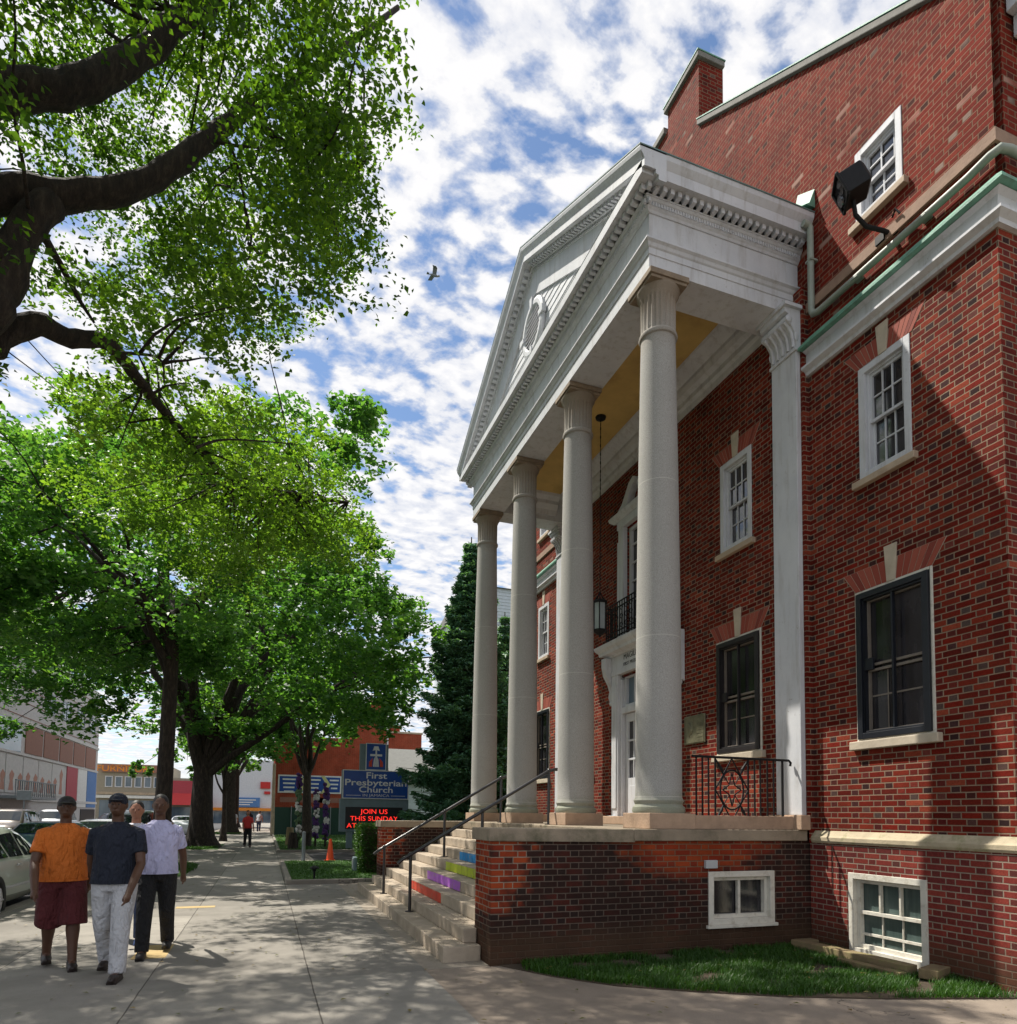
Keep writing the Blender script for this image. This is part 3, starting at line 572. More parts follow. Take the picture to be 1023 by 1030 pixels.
# podium and cheek walls
PZ=1.46
pod=MB(); S7=south(6.92); PW=(5.06,6.04,.31,.95)
pod.panel(S7,2.30,6.64,-.2,1.32,[PW],.14)
for (a,b) in ((6.92,7.50),(14.20,14.78)):
    pod.add([(2.30,a,-.2),(2.30,b,-.2),(2.30,b,1.32),(2.30,a,1.32)],[(0,1,2,3)])
pod.add([(2.30,7.50,-.2),(6.6,7.50,-.2),(6.6,7.50,1.32),(2.30,7.50,1.32)],[(0,1,2,3)]); pod.add([(2.30,14.20,-.2),(6.6,14.20,-.2),(6.6,14.20,1.32),(2.30,14.20,1.32)],[(0,1,2,3)])
pod.add([(2.30,14.78,-.2),(6.6,14.78,-.2),(6.6,14.78,1.32),(2.30,14.78,1.32)],[(0,1,2,3)])
pod.build('podium_wall','brick_podium',CH,fix=False)
basement(S7,*PW,CH,2,False)
MB().fb(S7,5.0,5.17,.001,.05,.99,1.09).build('junction_box','junction_grey',CH,bevel=.008)
sl=MB(); sl.box(2.26,4.02,6.88,7.54,1.32,PZ-.002); sl.box(2.26,4.02,14.16,14.82,1.32,PZ-.002); sl.box(4.02,6.555,6.88,14.82,1.32,PZ-.001)
sl.build('podium_slab','slab',CH,bevel=.012)
# slab joints / plinth course between columns and the facade
pc=MB(); pc.box(4.92,6.54,6.97,7.13,PZ,PZ+.17); pc.build('plinth_course','plinth',CH,bevel=.008); pc=MB(); pc.box(4.92,6.54,14.57,14.73,PZ,PZ+.17); pc.build('plinth_course','plinth',CH,bevel=.008)
# steps
RS,TR=.1622,.272; st=MB()
for k in range(9):
    x0=1.86+TR*k; z1=RS*(k+1)-(.002 if k==8 else 0); z0=RS*k-(.2 if k==0 else 0)
    ys=(7.22,14.48) if k==0 else ((7.38,14.32) if k==1 else (7.505,14.195))
    st.box(x0,4.4 if k>=2 else (2.296 if 0 else 2.29),ys[0],ys[1],z0+.0,z1) if k<2 else st.box(x0,4.3,ys[0],ys[1],z0,z1)
    if k<2: st.box(2.29,4.3,7.505,14.195,z0,z1)
STP=st.build('steps','step',CH,bevel=.012)
for k,m_,a,b in ((3,'sticker_red',9.5,11.65),(4,'sticker_purple',9.45,11.55),(5,'sticker_green',8.7,11.35),(6,'sticker_blue',9.35,11.45),(7,'sticker_red',9.3,11.2)):
    s=MB(); x=1.86+TR*(k-1)-.004; n=8; w=(b-a)/n
    for i in range(n): s.box(x-.0015,x+.001,a+i*w+.006,a+(i+1)*w-.006,RS*(k-1)+.008,RS*k-.015)
    o=s.build('riser_poster',m_,STP); o['label']={'sticker_red':'red poster strip on a riser','sticker_purple':'purple poster strip on a riser','sticker_green':'lime green poster strip on a riser','sticker_blue':'blue poster strip on a riser'}[m_]
# handrails
for y in (9.98,12.32):
    h=MB(); dz=RS/TR
    def rp(x): return (x,y,1.00+(x-2.05)*dz)
    h.tube([(1.86,y,.87),(1.93,y,.93),rp(2.05),rp(4.25),(4.38,y,2.35),(4.46,y,2.35)],.027,12)
    for x in (2.05,3.16,4.27):
        z0=RS*max(1,min(9,math.floor((x-1.86)/TR)+1)); top=rp(x)[2]
        h.tube([(x,y,z0),(x,y,top)],.024,10); h.tube([(x,y,z0),(x,y,z0+.012)],.065,14); h.ell((x,y,top),(.037,.037,.037))
    h.build('handrail','rail',CH,smooth=True)
# columns
def column(y):
    cx=4.59; c=MB(); c.box(cx-.32,cx+.32,y-.32,y+.32,PZ-.001,PZ+.19); pl=c.build('plinth','plinth',None,bevel=.008)
    return pl
for i in range(4):
    y=7.27+2.387*i; cx=4.59
    pr=[(.315,0),(.325,.03),(.318,.075),(.298,.09),(.288,.11),(.30,.135),(.306,.155),(.296,.175),(.286,.2)]
    H0,H1=.2,6.08
    for k in range(1,15):
        t=k/14; r=.286-(.066)*(t**1.7)-.0*t; pr.append((r,H0+(H1-H0)*t))
    r=pr[-1][0]; pr+=[(r+.02,H1+.01),(r+.028,H1+.035),(r+.02,H1+.06),(r+.0,H1+.07)]
    col=MB().lathe((cx,y,PZ+.19),pr,44).build('column','column',CH,smooth=True)
    MB().box(cx-.32,cx+.32,y-.32,y+.32,PZ-.001,PZ+.19).build('plinth','plinth',col,bevel=.008)
    # fluted necking
    nk=MB(); n=96; z0=PZ+.19+H1+.07; z1=8.28; b=len(nk.v)
    rings=[]
    for (rr,z,fl) in ((r+.0,z0,0),(r+.004,z0+.03,1),(r+.006,z1-.06,1),(r+.012,z1-.02,0),(r+.022,z1,0),(r+.03,z1+.03,0),(r+.052,z1+.06,0),(r+.056,z1+.085,0)):
        rings.append([(cx+(rr-fl*.022*(.5+.5*math.cos(24*2*PI*k/n)))*math.cos(2*PI*k/n),y+(rr-fl*.022*(.5+.5*math.cos(24*2*PI*k/n)))*math.sin(2*PI*k/n),z) for k in range(n)])
    for q in rings: nk.v+=q
    for i2 in range(len(rings)-1):
        for k in range(n): nk.f.append((i2*n+k,i2*n+(k+1)%n,(i2+1)*n+(k+1)%n,(i2+1)*n+k))
    nk.build('necking','column',col,smooth=True)
    MB().box(cx-.265,cx+.265,y-.265,y+.265,8.365,8.405).box(cx-.285,cx+.285,y-.285,y+.285,8.405,8.478).build('abacus','abacus',col,bevel=.006)
# pilasters with scroll capitals
for (a,b) in ((6.90,7.36),(14.34,14.80)):
    p=MB(); p.fb(FB,a,b,.001,.075,PZ+.19,7.86); p.fb(FB,a-.02,b+.02,.001,.10,7.86,7.90); pil=p.build('pilaster','white',CH,bevel=.006)
    MB().fb(FB,a-.07,b+.07,.001,.15,PZ,PZ+.19).build('plinth','plinth',pil,bevel=.008)
    k=MB(); prof=[(.001,7.9),(.075,7.9),(.078,8.02),(.10,8.12),(.16,8.2),(.2,8.22),(.235,8.25),(.24,8.3),(.2,8.34),(.26,8.36),(.26,8.478),(.001,8.478)]
    k.profile(FB,prof,a-.01,b+.01); n=5
    for i in range(n):
        u=a+.04+(b-a-.08)*i/(n-1); k.tube([FB.p(u,.08,7.93),FB.p(u,.082,8.03),FB.p(u,.115,8.13),FB.p(u,.175,8.2),FB.p(u,.23,8.24)],.022,8)
    for u in (a-.012,b+.012): k.ell(FB.p(u,.19,8.27),(.05,.012,.05)); k.ell(FB.p(u,.07,8.05),(.035,.01,.06))
    k.fb(FB,a-.05,b+.05,.0,.29,8.43,8.4785); k.build('scroll_capital','white',pil,smooth=True)
# entablature
EX,EY0,EY1=4.31,7.03,14.67    # outer faces
FE=west(EX); FSs=south(EY0); FN=Fr((0,EY1,0),(1,0,0),(0,1,0))
def around(prof,mats,name,inner=.0,par=CH):
    e=MB(); e.profile(FE,prof,EY0,EY1,1,1); e.profile(FSs,prof,EX,BX if 0 else 6.655,1,0); e.profile(FN,prof,EX,6.655,1,0); return e.build(name,mats,par)
bm=MB()
bm.box(EX+.004,EX+.58,EY0+.004,EY1-.004,8.4805,9.19); bm.box(EX+.58,6.555,EY0+.004,EY0+.50,8.4805,9.19); bm.box(EX+.58,6.555,EY1-.50,EY1-.004,8.4805,9.19); bm.build('architrave_beam','white',CH)
AR=around([(-.05,8.4790),(.0,8.4790),(.0,8.655),(.012,8.66),(.012,8.74),(.03,8.755),(.045,8.79),(.075,8.81),(.075,8.83),(.0,8.835),(0,9.2),(-.05,9.2)],'white','architrave')
around([(-.05,9.2),(.015,9.2),(.03,9.225),(.05,9.24),(.05,9.245),(.058,9.25),(.058,9.30),(.075,9.31),(.09,9.33),(.09,9.335),(-.05,9.335)],'white','bed_moulding')
around([(-.05,9.335),(.10,9.335),(.10,9.425),(-.05,9.425)],'white','modillion_band')
around([(-.05,9.425),(.245,9.425),(.25,9.42),(.26,9.42),(.26,9.555),(.265,9.56),(-.05,9.57)],'white','corona')
# cyma only on the sides
cy=MB(); pr=[(-.05,9.571),(.262,9.562),(.275,9.58),(.31,9.63),(.32,9.68),(.32,9.70),(-.05,9.74)]
cy.profile(FSs,pr,EX,6.655,1,0); cy.build('gutter_moulding','white',CH); cy=MB(); cy.profile(FN,pr,EX,6.655,1,0); cy.build('gutter_moulding','white',CH)
def blocks(name,F,u0,u1,d0,d1,v0,v1,w,pitch,par=CH,vf=None,clip=None):
    b=MB(); n=int((u1-u0)/pitch); poly=[]   # one comb-shaped strip
    for i in range(n+1):
        u=u0+(u1-u0)*i/n; poly+=[(u-w/2,d0),(u-w/2,d1),(u+w/2,d1),(u+w/2,d0)]
    poly=[(u0-w/2,d0-.02)]+poly+[(u1+w/2,d0-.02)]
    G=Fr(F.o,F.u,F.v,F.n); b.prism(G,poly,v0,v1)
    return b
for F,a,b in ((FE,EY0-.1,EY1+.1),(FSs,EX-.1,6.58),(FN,EX-.1,6.58)):
    blocks('m',F,a,b,.10,.19,9.355,9.424,.055,.105).build('modillion_row','white',CH)
    blocks('d',F,a,b,.055,.072,9.252,9.298,.022,.04).build('dentil_row','white',CH)
# ceiling and crown
MB().box(EX+.5,6.54,EY0+.45,EY1-.45,9.0,9.06).build('portico_ceiling','ochre',CH)
cr=MB(); pr=[(0.001,8.47),(.03,8.47),(.04,8.55),(.09,8.58),(.09,8.66),(.17,8.70),(.2,8.78),(.2,8.84),(.3,8.9),(.38,8.96),(.40,8.998),(.001,8.998)]
cr.profile(FB,pr,EY0+.5,EY1-.5); cr.profile(Fr((EX+.58,0,0),(0,1,0),(1,0,0)),[(0.001,8.70),(.03,8.70),(.06,8.8),(.14,8.9),(.22,8.998),(.001,8.998)],EY0+.5,EY1-.5)
cr.profile(Fr((0,EY0+.5,0),(1,0,0),(0,1,0)),[(0.001,8.70),(.03,8.70),(.06,8.8),(.14,8.9),(.22,8.998),(.001,8.998)],EX+.8,6.17)
cr.profile(Fr((0,EY1-.5,0),(1,0,0),(0,-1,0)),[(0.001,8.60),(.04,8.60),(.07,8.7),(.16,8.8),(.16,8.88),(.28,8.94),(.3,8.998),(.001,8.998)],EX+.8,6.17)
cr.build('crown_moulding','white',CH)
# pediment
ZA,ZE=11.54,9.45; yl,yr=EY0-.32,EY1+.32; slp=(ZA-ZE)/(YC-yl)
tp=MB(); nb=15
for i in range(nb):     # lapped boards of the tympanum
    z0=9.56+i*.135; z1=min(z0+.135,ZA-.15)
    if z1<=z0: break
    def yy(z): return yl+(z-ZE+.05)/slp
    a0,a1=yy(z0)+.75,yy(z1)+.75
    tp.hexa([FE.p(a0,-.02,z0),FE.p(2*YC-a0,-.02,z0),FE.p(2*YC-a0,.017,z0),FE.p(a0,.017,z0),FE.p(a1,-.02,z1),FE.p(2*YC-a1,-.02,z1),FE.p(2*YC-a1,.006,z1),FE.p(a1,.006,z1)])
tp.build('tympanum','white',CH,fix=True)
fr_=MB()
for side in (0,1):
    f=(lambda u:u) if side==0 else (lambda u:2*YC-u); P=[]
    for d in (-.02,.045):
        for (u_,v_) in ((yl+.25,ZE),(yl+1.15,ZE),(YC,ZA-.55),(YC,ZA-.08)): P.append(FE.p(f(u_),d+(.001 if side else 0),v_))
    fr_.hexa(P)
fr_.build('tympanum_frame','white',CH)
def rakeprof(name,prof,mat,lo=0.,par=CH,ystart=yl):
    e=MB(); L=[]
    for side in (0,1):
        f=(lambda u:u) if side==0 else (lambda u:2*YC-u)
        ends=[]
        for y in (ystart,YC):
            z=ZE+(y-yl)*slp
            ends.append([FE.p(f(y),d,z+v) for d,v in prof])
        n=len(prof); e.add(ends[0]+ends[1],[tuple(range(n))[::-1],tuple(range(n,2*n))]+[(i,(i+1)%n,n+(i+1)%n,n+i) for i in range(n)])
    return e.build(name,mat,par)
rakeprof('raking_cornice',[(-.05,-.12),(.05,-.12),(.06,-.11),(.06,-.06),(.10,-.05),(.10,.0),(.24,.0),(.255,-.005),(.26,.0),(.26,.10),(.275,.13),(.31,.18),(.32,.22),(.32,.24),(-.05,.27)],'white')
for side in (0,1):
    rb=MB(); rd=MB()
    f=(lambda u:u) if side==0 else (lambda u:2*YC-u)
    L=YC-yl; n=int(L/.105)
    for i in range(3,n):
        y=yl+L*i/n; z=ZE+(y-yl)*slp
        for mbx,w,d0,d1,va,vb in ((rb,.027,.10,.19,-.06,-.001),(rd,.011,.06,.078,-.108,-.065)):
            for off in ((0,) if mbx is rb else (-.026,.026)):
                yy_=y+off; zz=ZE+(yy_-yl)*slp
                P=[]
                for vv in (va,vb):
                    for (u_,d_) in ((yy_-w,d0),(yy_+w,d0),(yy_+w,d1),(yy_-w,d1)): P.append(FE.p(f(u_),d_,zz+(u_-yy_)*slp+vv))
                mbx.hexa(P)
    for mbx,d0,va,vb in ((rb,.10,-.07,-.001),(rd,.06,-.108,-.065)):
        P=[]
        for vv in (va+.004,vb-.004):
            for (u_,d_) in ((yl+.5,d0-.03),(YC-.1,d0-.03),(YC-.1,d0+.006),(yl+.5,d0+.006)): P.append(FE.p(f(u_),d_,ZE+(u_-yl)*slp+vv))
        mbx.hexa(P)
    rb.build('modillion_row','white',CH); rd.build('dentil_row','white',CH)
# round louvre in the tympanum
lc=Vector(FE.p(YC,0,10.42)); lv=MB(); n=36
ring=[[FE.p(YC+r*.8*math.cos(2*PI*k/n),d,10.36+r*.8*math.sin(2*PI*k/n)) for k in range(n)] for r,d in ((.62,.02),(.62,.07),(.56,.09),(.48,.09),(.44,.06),(.44,.02))]
for q in ring: lv.v+= [tuple(p) for p in q]
for i in range(len(ring)):
    j=(i+1)%len(ring)
    for k in range(n): lv.f.append((i*n+k,i*n+(k+1)%n,j*n+(k+1)%n,j*n+k))
for a in (0,PI/2,PI,3*PI/2): # keystones of the ring
    c_,s_=math.cos(a),math.sin(a); P=[]
    for d in (.03,.11):
        for (rr,t) in ((.36,-.04),(.36,.04),(.54,.06),(.54,-.06)): P.append(FE.p(YC+rr*c_-t*s_,d,10.36+rr*s_+t*c_))
    lv.hexa(P)
LV=lv.build('louvre_ring','white',CH)
s=MB()
for i in range(9):
    v=10.06+i*.075; hw=math.sqrt(max(0,.355**2-(v-10.36)**2))
    if hw>.05: s.hexa([FE.p(YC-hw,.022,v),FE.p(YC+hw,.022,v),FE.p(YC+hw,.07,v-.03),FE.p(YC-hw,.07,v-.03),FE.p(YC-hw,.022,v+.012),FE.p(YC+hw,.022,v+.012),FE.p(YC+hw,.07,v-.018),FE.p(YC-hw,.07,v-.018)])
s.build('louvre_slat','white',LV); MB().tube([FE.p(YC,.021,10.36),FE.p(YC,.031,10.36)],.355,30).build('louvre_back','black',LV)
# portico roof
r=MB()
for side in (0,1):
    f=(lambda u:u) if side==0 else (lambda u:2*YC-u); ya=yl-.01
    P=[]
    for v in (.245,.262):
        for (y,x) in ((ya,EX-.326),(YC,EX-.326),(YC,6.655),(ya,6.655)): P.append((x,f(y),ZE+(y-yl)*slp+v-.125*(1 if y<YC-1 else 1)*0))
    r.hexa(P)
r.build('portico_roof','roof_edge',CH)
fill=MB(); fill.prism(Fr((0,0,0),(0,1,0),(1,0,0)),[(EY0,9.3),(EY1,9.3),(EY1+.2,9.7),(YC,ZA+.2),(EY0-.2,9.7)],EX+.06,6.655); fill.build('roof_core','white',CH)
fl=MB(); fl.hexa([(6.50,6.70,9.76),(6.655,6.70,9.76),(6.655,7.0,9.9),(6.50,7.0,9.9),(6.56,6.70,9.80),(6.65,6.70,10.02),(6.65,7.0,10.2),(6.60,7.0,10.0)]); fl.build('roof_flashing','copper',CH)
# entrance
en=MB(); z0=PZ
for s_ in (-1,1):
    def U(a,b): return (YC+min(s_*a,s_*b),YC+max(s_*a,s_*b))
    a,b=U(.86,1.12); en.fb(FB,a,b,-.1,.09,z0,4.40); a,b=U(.90,1.08); en.fb(FB,a,b,.09,.11,z0+.3,4.2)
    a,b=U(.80,.86); en.fb(FB,a,b,-.12,.04,z0,4.30)
    a,b=U(.94,1.2); en.fb(FB,a,b,-.0,.14,z0,z0+.16)
en.fb(FB,YC-1.16,YC+1.16,-.1,.10,4.40,4.50); en.fb(FB,YC-1.14,YC+1.14,-.1,.085,4.50,4.78)
pr=[(0,4.78),(.11,4.78),(.14,4.82),(.24,4.84),(.25,4.90),(.30,4.95),(.32,5.0),(.32,5.03),(0,5.05)]
en.profile(FB,pr,YC-1.14,YC+1.14,1,1); en.fb(FB,YC-.86,YC+.86,-.11,.03,3.62,3.74); ENT=en.build('door_surround','white',CH,bevel=.006)
bk=MB()
for s_ in (-1,1):
    u=YC+s_*1.20
    prb=[(.0,3.9),(.05,3.92),(.08,4.0),(.06,4.12),(.10,4.25),(.2,4.42),(.24,4.6),(.24,4.775),(.0,4.775)]
    bk.profile(FB,prb,u-.07,u+.07); bk.ell(FB.p(u,.05,3.88),(.04,.06,.05)); bk.ell(FB.p(u,.16,4.66),(.07,.075,.07))
bk.build('scroll_bracket','white',ENT,smooth=True)
FBt=west(BX); FBt.tu=-1
text('MAGILL MEMORIAL','lettering','black',ENT,FBt,YC,.0855,4.655,.15,ext=.003)
text('FIRST PRESBYTERIAN CHURCH','lettering','black',ENT,FBt,YC,.0855,4.53,.095,ext=.003)
tr=MB(); frame_ring(tr,FB,YC-.80,YC+.80,3.74,4.38,.06,-.1,-.03); 
for i in range(1,5): tr.fb(FB,YC-.74+1.48*i/5-.012,YC-.74+1.48*i/5+.012,-.09,-.04,3.8,4.32)
TR_=tr.build('transom','white',ENT); MB().fb(FB,YC-.75,YC+.75,-.105,-.092,3.79,4.33).build('pane','glass_far',TR_)
for s_ in (-1,1):
    u0,u1=sorted((YC+s_*.01,YC+s_*.79)); d=MB()
    # leaf with a column of six lights each
    st_=.10; d.fb(FB,u0,u0+st_,-.1,-.05,z0,3.61); d.fb(FB,u1-st_,u1,-.1,-.05,z0,3.61); d.fb(FB,u0+st_,u1-st_,-.1,-.05,z0,2.35); d.fb(FB,u0+st_,u1-st_,-.1,-.05,3.45,3.61)
    d.fb(FB,u0+.16,u1-.16,-.05,-.038,1.65,2.2)
    for j in (1,2): zz=2.35+1.1*j/3; d.fb(FB,u0+st_,u1-st_,-.095,-.055,zz-.02,zz+.02)
    for j in (1,2): uu=u0+st_+(u1-u0-2*st_)*j/3; d.fb(FB,uu-.012,uu+.012,-.094,-.056,2.35,3.45)
    dd=d.build('door','white',ENT,bevel=.004); MB().fb(FB,u0+.09,u1-.09,-.099,-.085,2.34,3.46).build('pane','glass',dd)
    MB().tube([FB.p(YC+s_*.07,-.04,2.3),FB.p(YC+s_*.07,.0,2.32),FB.p(YC+s_*.07,.0,2.6),FB.p(YC+s_*.07,-.04,2.62)],.012,8).build('door_handle','iron',dd)
MB().box(6.2,6.55,YC-1.05,YC+1.05,PZ-.001,PZ+.15).build('threshold','plinth',CH,bevel=.01)
# upper balcony window with curved pediment
ub=MB()
for s_ in (-1,1):
    a,b=sorted((YC+s_*.66,YC+s_*.86)); ub.fb(FB,a,b,-.1,.09,5.06,7.32)
    a,b=sorted((YC+s_*.86,YC+s_*.96)); ub.fb(FB,a,b,-.0,.06,5.06,7.1)
ub.fb(FB,YC-.9,YC+.9,-.1,.10,7.32,7.48); ub.profile(FB,[(0,7.48),(.11,7.48),(.18,7.54),(.2,7.6),(0,7.62)],YC-.9,YC+.9,1,1)
for s_ in (-1,1):   # swan-neck pediment scrolls
    P=[(YC+s_*(1.0),7.62),(YC+s_*.80,7.64),(YC+s_*.62,7.74),(YC+s_*.48,7.90),(YC+s_*.36,8.05),(YC+s_*.2,8.12),(YC+s_*.12,8.08),(YC+s_*.14,8.0),(YC+s_*.24,7.98),(YC+s_*.34,7.86),(YC+s_*.4,7.72),(YC+s_*.44,7.62)]
    ub.prism(FB,P,.0,.15)
ub.tube([FB.p(YC,.08,7.62),FB.p(YC,.08,7.75),FB.p(YC,.08,7.95),FB.p(YC,.08,8.12)],[.07,.05,.09,.02],12)
UB=ub.build('window','white',CH,bevel=.005); s=MB(); frame_ring(s,FB,YC-.65,YC+.65,5.1,7.3,.07,-.1,-.04); s.fb(FB,YC-.05,YC+.05,-.1,-.035,5.1,7.3)
for j in range(1,6): s.fb(FB,YC-.6,YC+.6,-.09,-.05,5.1+2.2*j/6-.012,5.1+2.2*j/6+.012)
for u in (-.34,.34): s.fb(FB,YC+u-.012,YC+u+.012,-.091,-.049,5.1,7.3)
s.build('sash','white',UB); MB().fb(FB,YC-.62,YC+.62,-.11,-.1,5.12,7.28).build('pane','glass',UB)
bl=MB(); zb,zt=5.06,5.74; ya,yb=YC-1.0,YC+1.0; FX=west(6.28)
for v in (zb+.03,zb+.12,zt-.1,zt): bl.fb(FX,ya,yb,-.01,.01,v-.01,v+.01); bl.box(6.28,6.55,ya-.01,ya+.01,v-.01,v+.01); bl.box(6.28,6.55,yb-.01,yb+.01,v-.01,v+.01)
for i in range(23): y=ya+(yb-ya)*i/22; bl.fb(FX,y-.008,y+.008,-.008,.008,zb,zt)
for i in range(11):
    y=ya+(yb-ya)*(i+.5)/11
    for q in range(3):
        z=zb+.2+q*.17; bl.tube([FX.p(y+.05*math.cos(t*PI/3),.012,z+.05*math.sin(t*PI/3)) for t in range(7)],.007,6,cap=False)
for i in range(4):
    x=6.33+i*.07
    for y in (ya,yb): bl.box(x-.008,x+.008,y-.008,y+.008,zb,zt)
bl.build('balcony_rail','iron',CH)
# portico side railing with the star-in-circle panel
rl=MB(); y=7.05; FR=south(y)
rl.tube([(4.93,y,2.36),(6.42,y,2.36),(6.45,y,2.33),(6.44,y,2.29)],.016,8); rl.fb(FR,4.93,6.36,-.006,.006,1.545,1.565)
for x in (4.99,5.08,5.17,5.87,5.96,6.07,6.17): rl.fb(FR,x-.008,x+.008,-.008,.008,1.55,2.36)
for x in (5.27,5.77): rl.fb(FR,x-.009,x+.009,-.009,.009,1.46,2.36)
rl.fb(FR,6.30,6.325,-.01,.01,1.52,2.36); rl.ell((6.34,y,1.53),(.03,.02,.02))
cxr,czr=5.52,1.955; rl.tube([FR.p(cxr+.175*math.cos(t*PI/16),0,czr+.25*math.sin(t*PI/16)) for t in range(33)],.011,8,cap=False)
dia=[(5.27,czr),(cxr,2.35),(5.77,czr),(cxr,1.56)]
for i in range(4): rl.tube([FR.p(dia[i][0],.0,dia[i][1]),FR.p(dia[(i+1)%4][0],0,dia[(i+1)%4][1])],.009,6)
for i in range(8):
    a=i*PI/4; b=(i+1)*PI/4
    ra=(.14,.21) if i%2==0 else (.06,.085); rb_=(.14,.21) if (i+1)%2==0 else (.06,.085)
    rl.tube([FR.p(cxr+ra[0]*math.cos(a),.0,czr+ra[1]*math.sin(a)),FR.p(cxr+rb_[0]*math.cos(b),0,czr+rb_[1]*math.sin(b))],.008,6)
for sx_ in (-1,1):
    for sz_ in (-1,1):
        rl.tube([FR.p(cxr+sx_*.25,0,czr+sz_*.39),FR.p(cxr+sx_*.16,0,czr+sz_*.26),FR.p(cxr+sx_*.13,0,czr+sz_*.19),FR.p(cxr+sx_*.05,0,czr+sz_*.075)],[.007,.022,.008,.006],8)
rl.build('side_railing','iron',CH)
# ------------------------------------------------------------------ things on the church
PL=thing('plaque',(BX,9.28,2.8),'square greenish bronze plaque with raised figure on the brick wall by the door','plaque')
MB().fb(FB,9.0,9.56,.001,.03,2.80,3.27).build('plate','bronze',PL,bevel=.01)
q=MB(); q.ell(FB.p(9.36,.03,3.06),(.02,.05,.10)); q.tube([FB.p(9.44,.03,3.15),FB.p(9.36,.035,3.05),FB.p(9.42,.03,2.93)],.012,8); frame_ring(q,FB,9.02,9.54,2.82,3.25,.012,.03,.036)
for i in range(5): q.fb(FB,9.06,9.22,.03,.034,2.9+i*.06,2.915+i*.06)
q.build('relief','bronze',PL,smooth=True)
LT=thing('hanging_lantern',(5.62,YC,4.9),'black iron porch lantern with pale glass on a long chain under the ochre ceiling','lantern')
q=MB(); 
for i in range(40): q.tube([(5.62+(.008 if i%2 else 0)*math.cos(t),YC+(.0 if i%2 else .008)*math.cos(t),5.72+i*.0815+.042*math.sin(t)+.04) for t in [k*PI/4 for k in range(9)]],.004,5,cap=False)
q.tube([(5.62,YC,5.7),(5.62,YC,9.0)],.0055,6); q.lathe((5.62,YC,8.93),[(.02,0),(.09,.03),(.1,.068)],20); q.build('chain','iron',LT)
q=MB(); cxl=5.62
for k in range(6):
    a=k*PI/3; p0=(cxl+.125*math.cos(a),YC+.125*math.sin(a)); q.tube([(p0[0]*1,p0[1],4.98),(p0[0],p0[1],5.5)],.010,6); q.tube([(p0[0],p0[1],5.5),(cxl+.05*math.cos(a),YC+.05*math.sin(a),5.6),(cxl,YC,5.70)],.009,6)
q.lathe((cxl,YC,4.95),[(.05,-.05),(.12,.0),(.135,.02),(.135,.04)],6); q.lathe((cxl,YC,5.48),[(.15,0),(.15,.03),(.08,.07)],6); q.ell((cxl,YC,4.88),(.02,.02,.03))
q.build('cage','iron',LT); MB().lathe((cxl,YC,4.99),[(.105,0),(.105,.49)],6).build('glass_shade','lantern_glass',LT)
MB().tube([(cxl,YC,4.99),(cxl,YC,5.25)],.02,8).build('lamp_bulb','sign_white',LT)
# loudspeaker / flood lamp on a bracket
SP=thing('wall_floodlight',(6.655,5.66,8.35),'big black box floodlight on a curved bracket below the gable window','floodlight')
b0=at(856,188,5.62); rot=Matrix.Rotation(R(-38),3,'Z')@Matrix.Rotation(R(-24),3,'Y')
b0=Vector((6.17,5.66,8.93))
q=MB(); P=[]
def rb3(x,y,z): return b0+rot@Vector((x,y,z))
for (x,hw,hh) in ((-.12,.14,.14),(.13,.14,.14),(.17,.10,.10)): P.append([rb3(x,-hw,-hh),rb3(x,hw,-hh),rb3(x,hw,hh),rb3(x,-hw,hh)])
for i in range(2): q.add(P[i]+P[i+1],[(0,1,5,4),(1,2,6,5),(2,3,7,6),(3,0,4,7)])
q.add(P[0],[(3,2,1,0)]); q.add(P[2],[(0,1,2,3)])
frame=[rb3(-.13,-.15,-.15),rb3(-.13,.15,-.15),rb3(-.13,.15,.15),rb3(-.13,-.15,.15)]
for i in range(4): q.tube([frame[i],frame[(i+1)%4]],.02,6)
q.build('housing','iron',SP,bevel=.008)
MB().tube([rb3(-.118,0.05,-.05),rb3(-.155,.05,-.05)],[.07,.06],18).tube([rb3(-.118,-.04,.04),rb3(-.125,-.04,.04)],.08,18).build('lens','glass',SP)
q=MB(); q.tube([b0+Vector((.02,0,-.17)),b0+Vector((.05,0,-.33)),b0+Vector((.2,-.01,-.43)),Vector((6.56,5.60,8.47)),Vector((6.655,5.58,8.45))],.025,10); q.tube([Vector((6.64,5.5,8.45)),Vector((6.655,5.5,8.45))],.08,14)
q.tube([Vector((6.6,5.5,8.55)),Vector((6.58,5.44,8.6)),Vector((6.6,5.4,8.52))],.012,6); q.box(6.60,6.652,5.62,5.74,8.4,8.5); q.build('bracket','iron',SP,smooth=True)
# timber border of the window well
q=thing('timber_border',(6.4,5.8,0),'low mossy timber boards laid under the basement window','timber border')
def plank(a,b,w,h,z=.02,name='board'):
    a=Vector(a); b=Vector(b); t=(b-a).normalized(); n_=Vector((-t.y,t.x,0)); P=[]
    for zz in (z,z+h):
        for s_,e in ((a,-1),(b,-1),(b,1),(a,1)): P.append(Vector((s_.x,s_.y,zz))+n_*w/2*e)
    MB().hexa(P).build(name,'wood',q,bevel=.008)
plank((6.22,6.75,0),(6.28,5.2,0),.16,.10); plank((6.55,6.78,0),(6.28,6.78,0),.14,.07,.03); plank((6.58,5.12,0),(6.25,5.0,0),.18,.10,.02); plank((6.05,5.9,0),(6.1,5.15,0),.10,.06,.01)
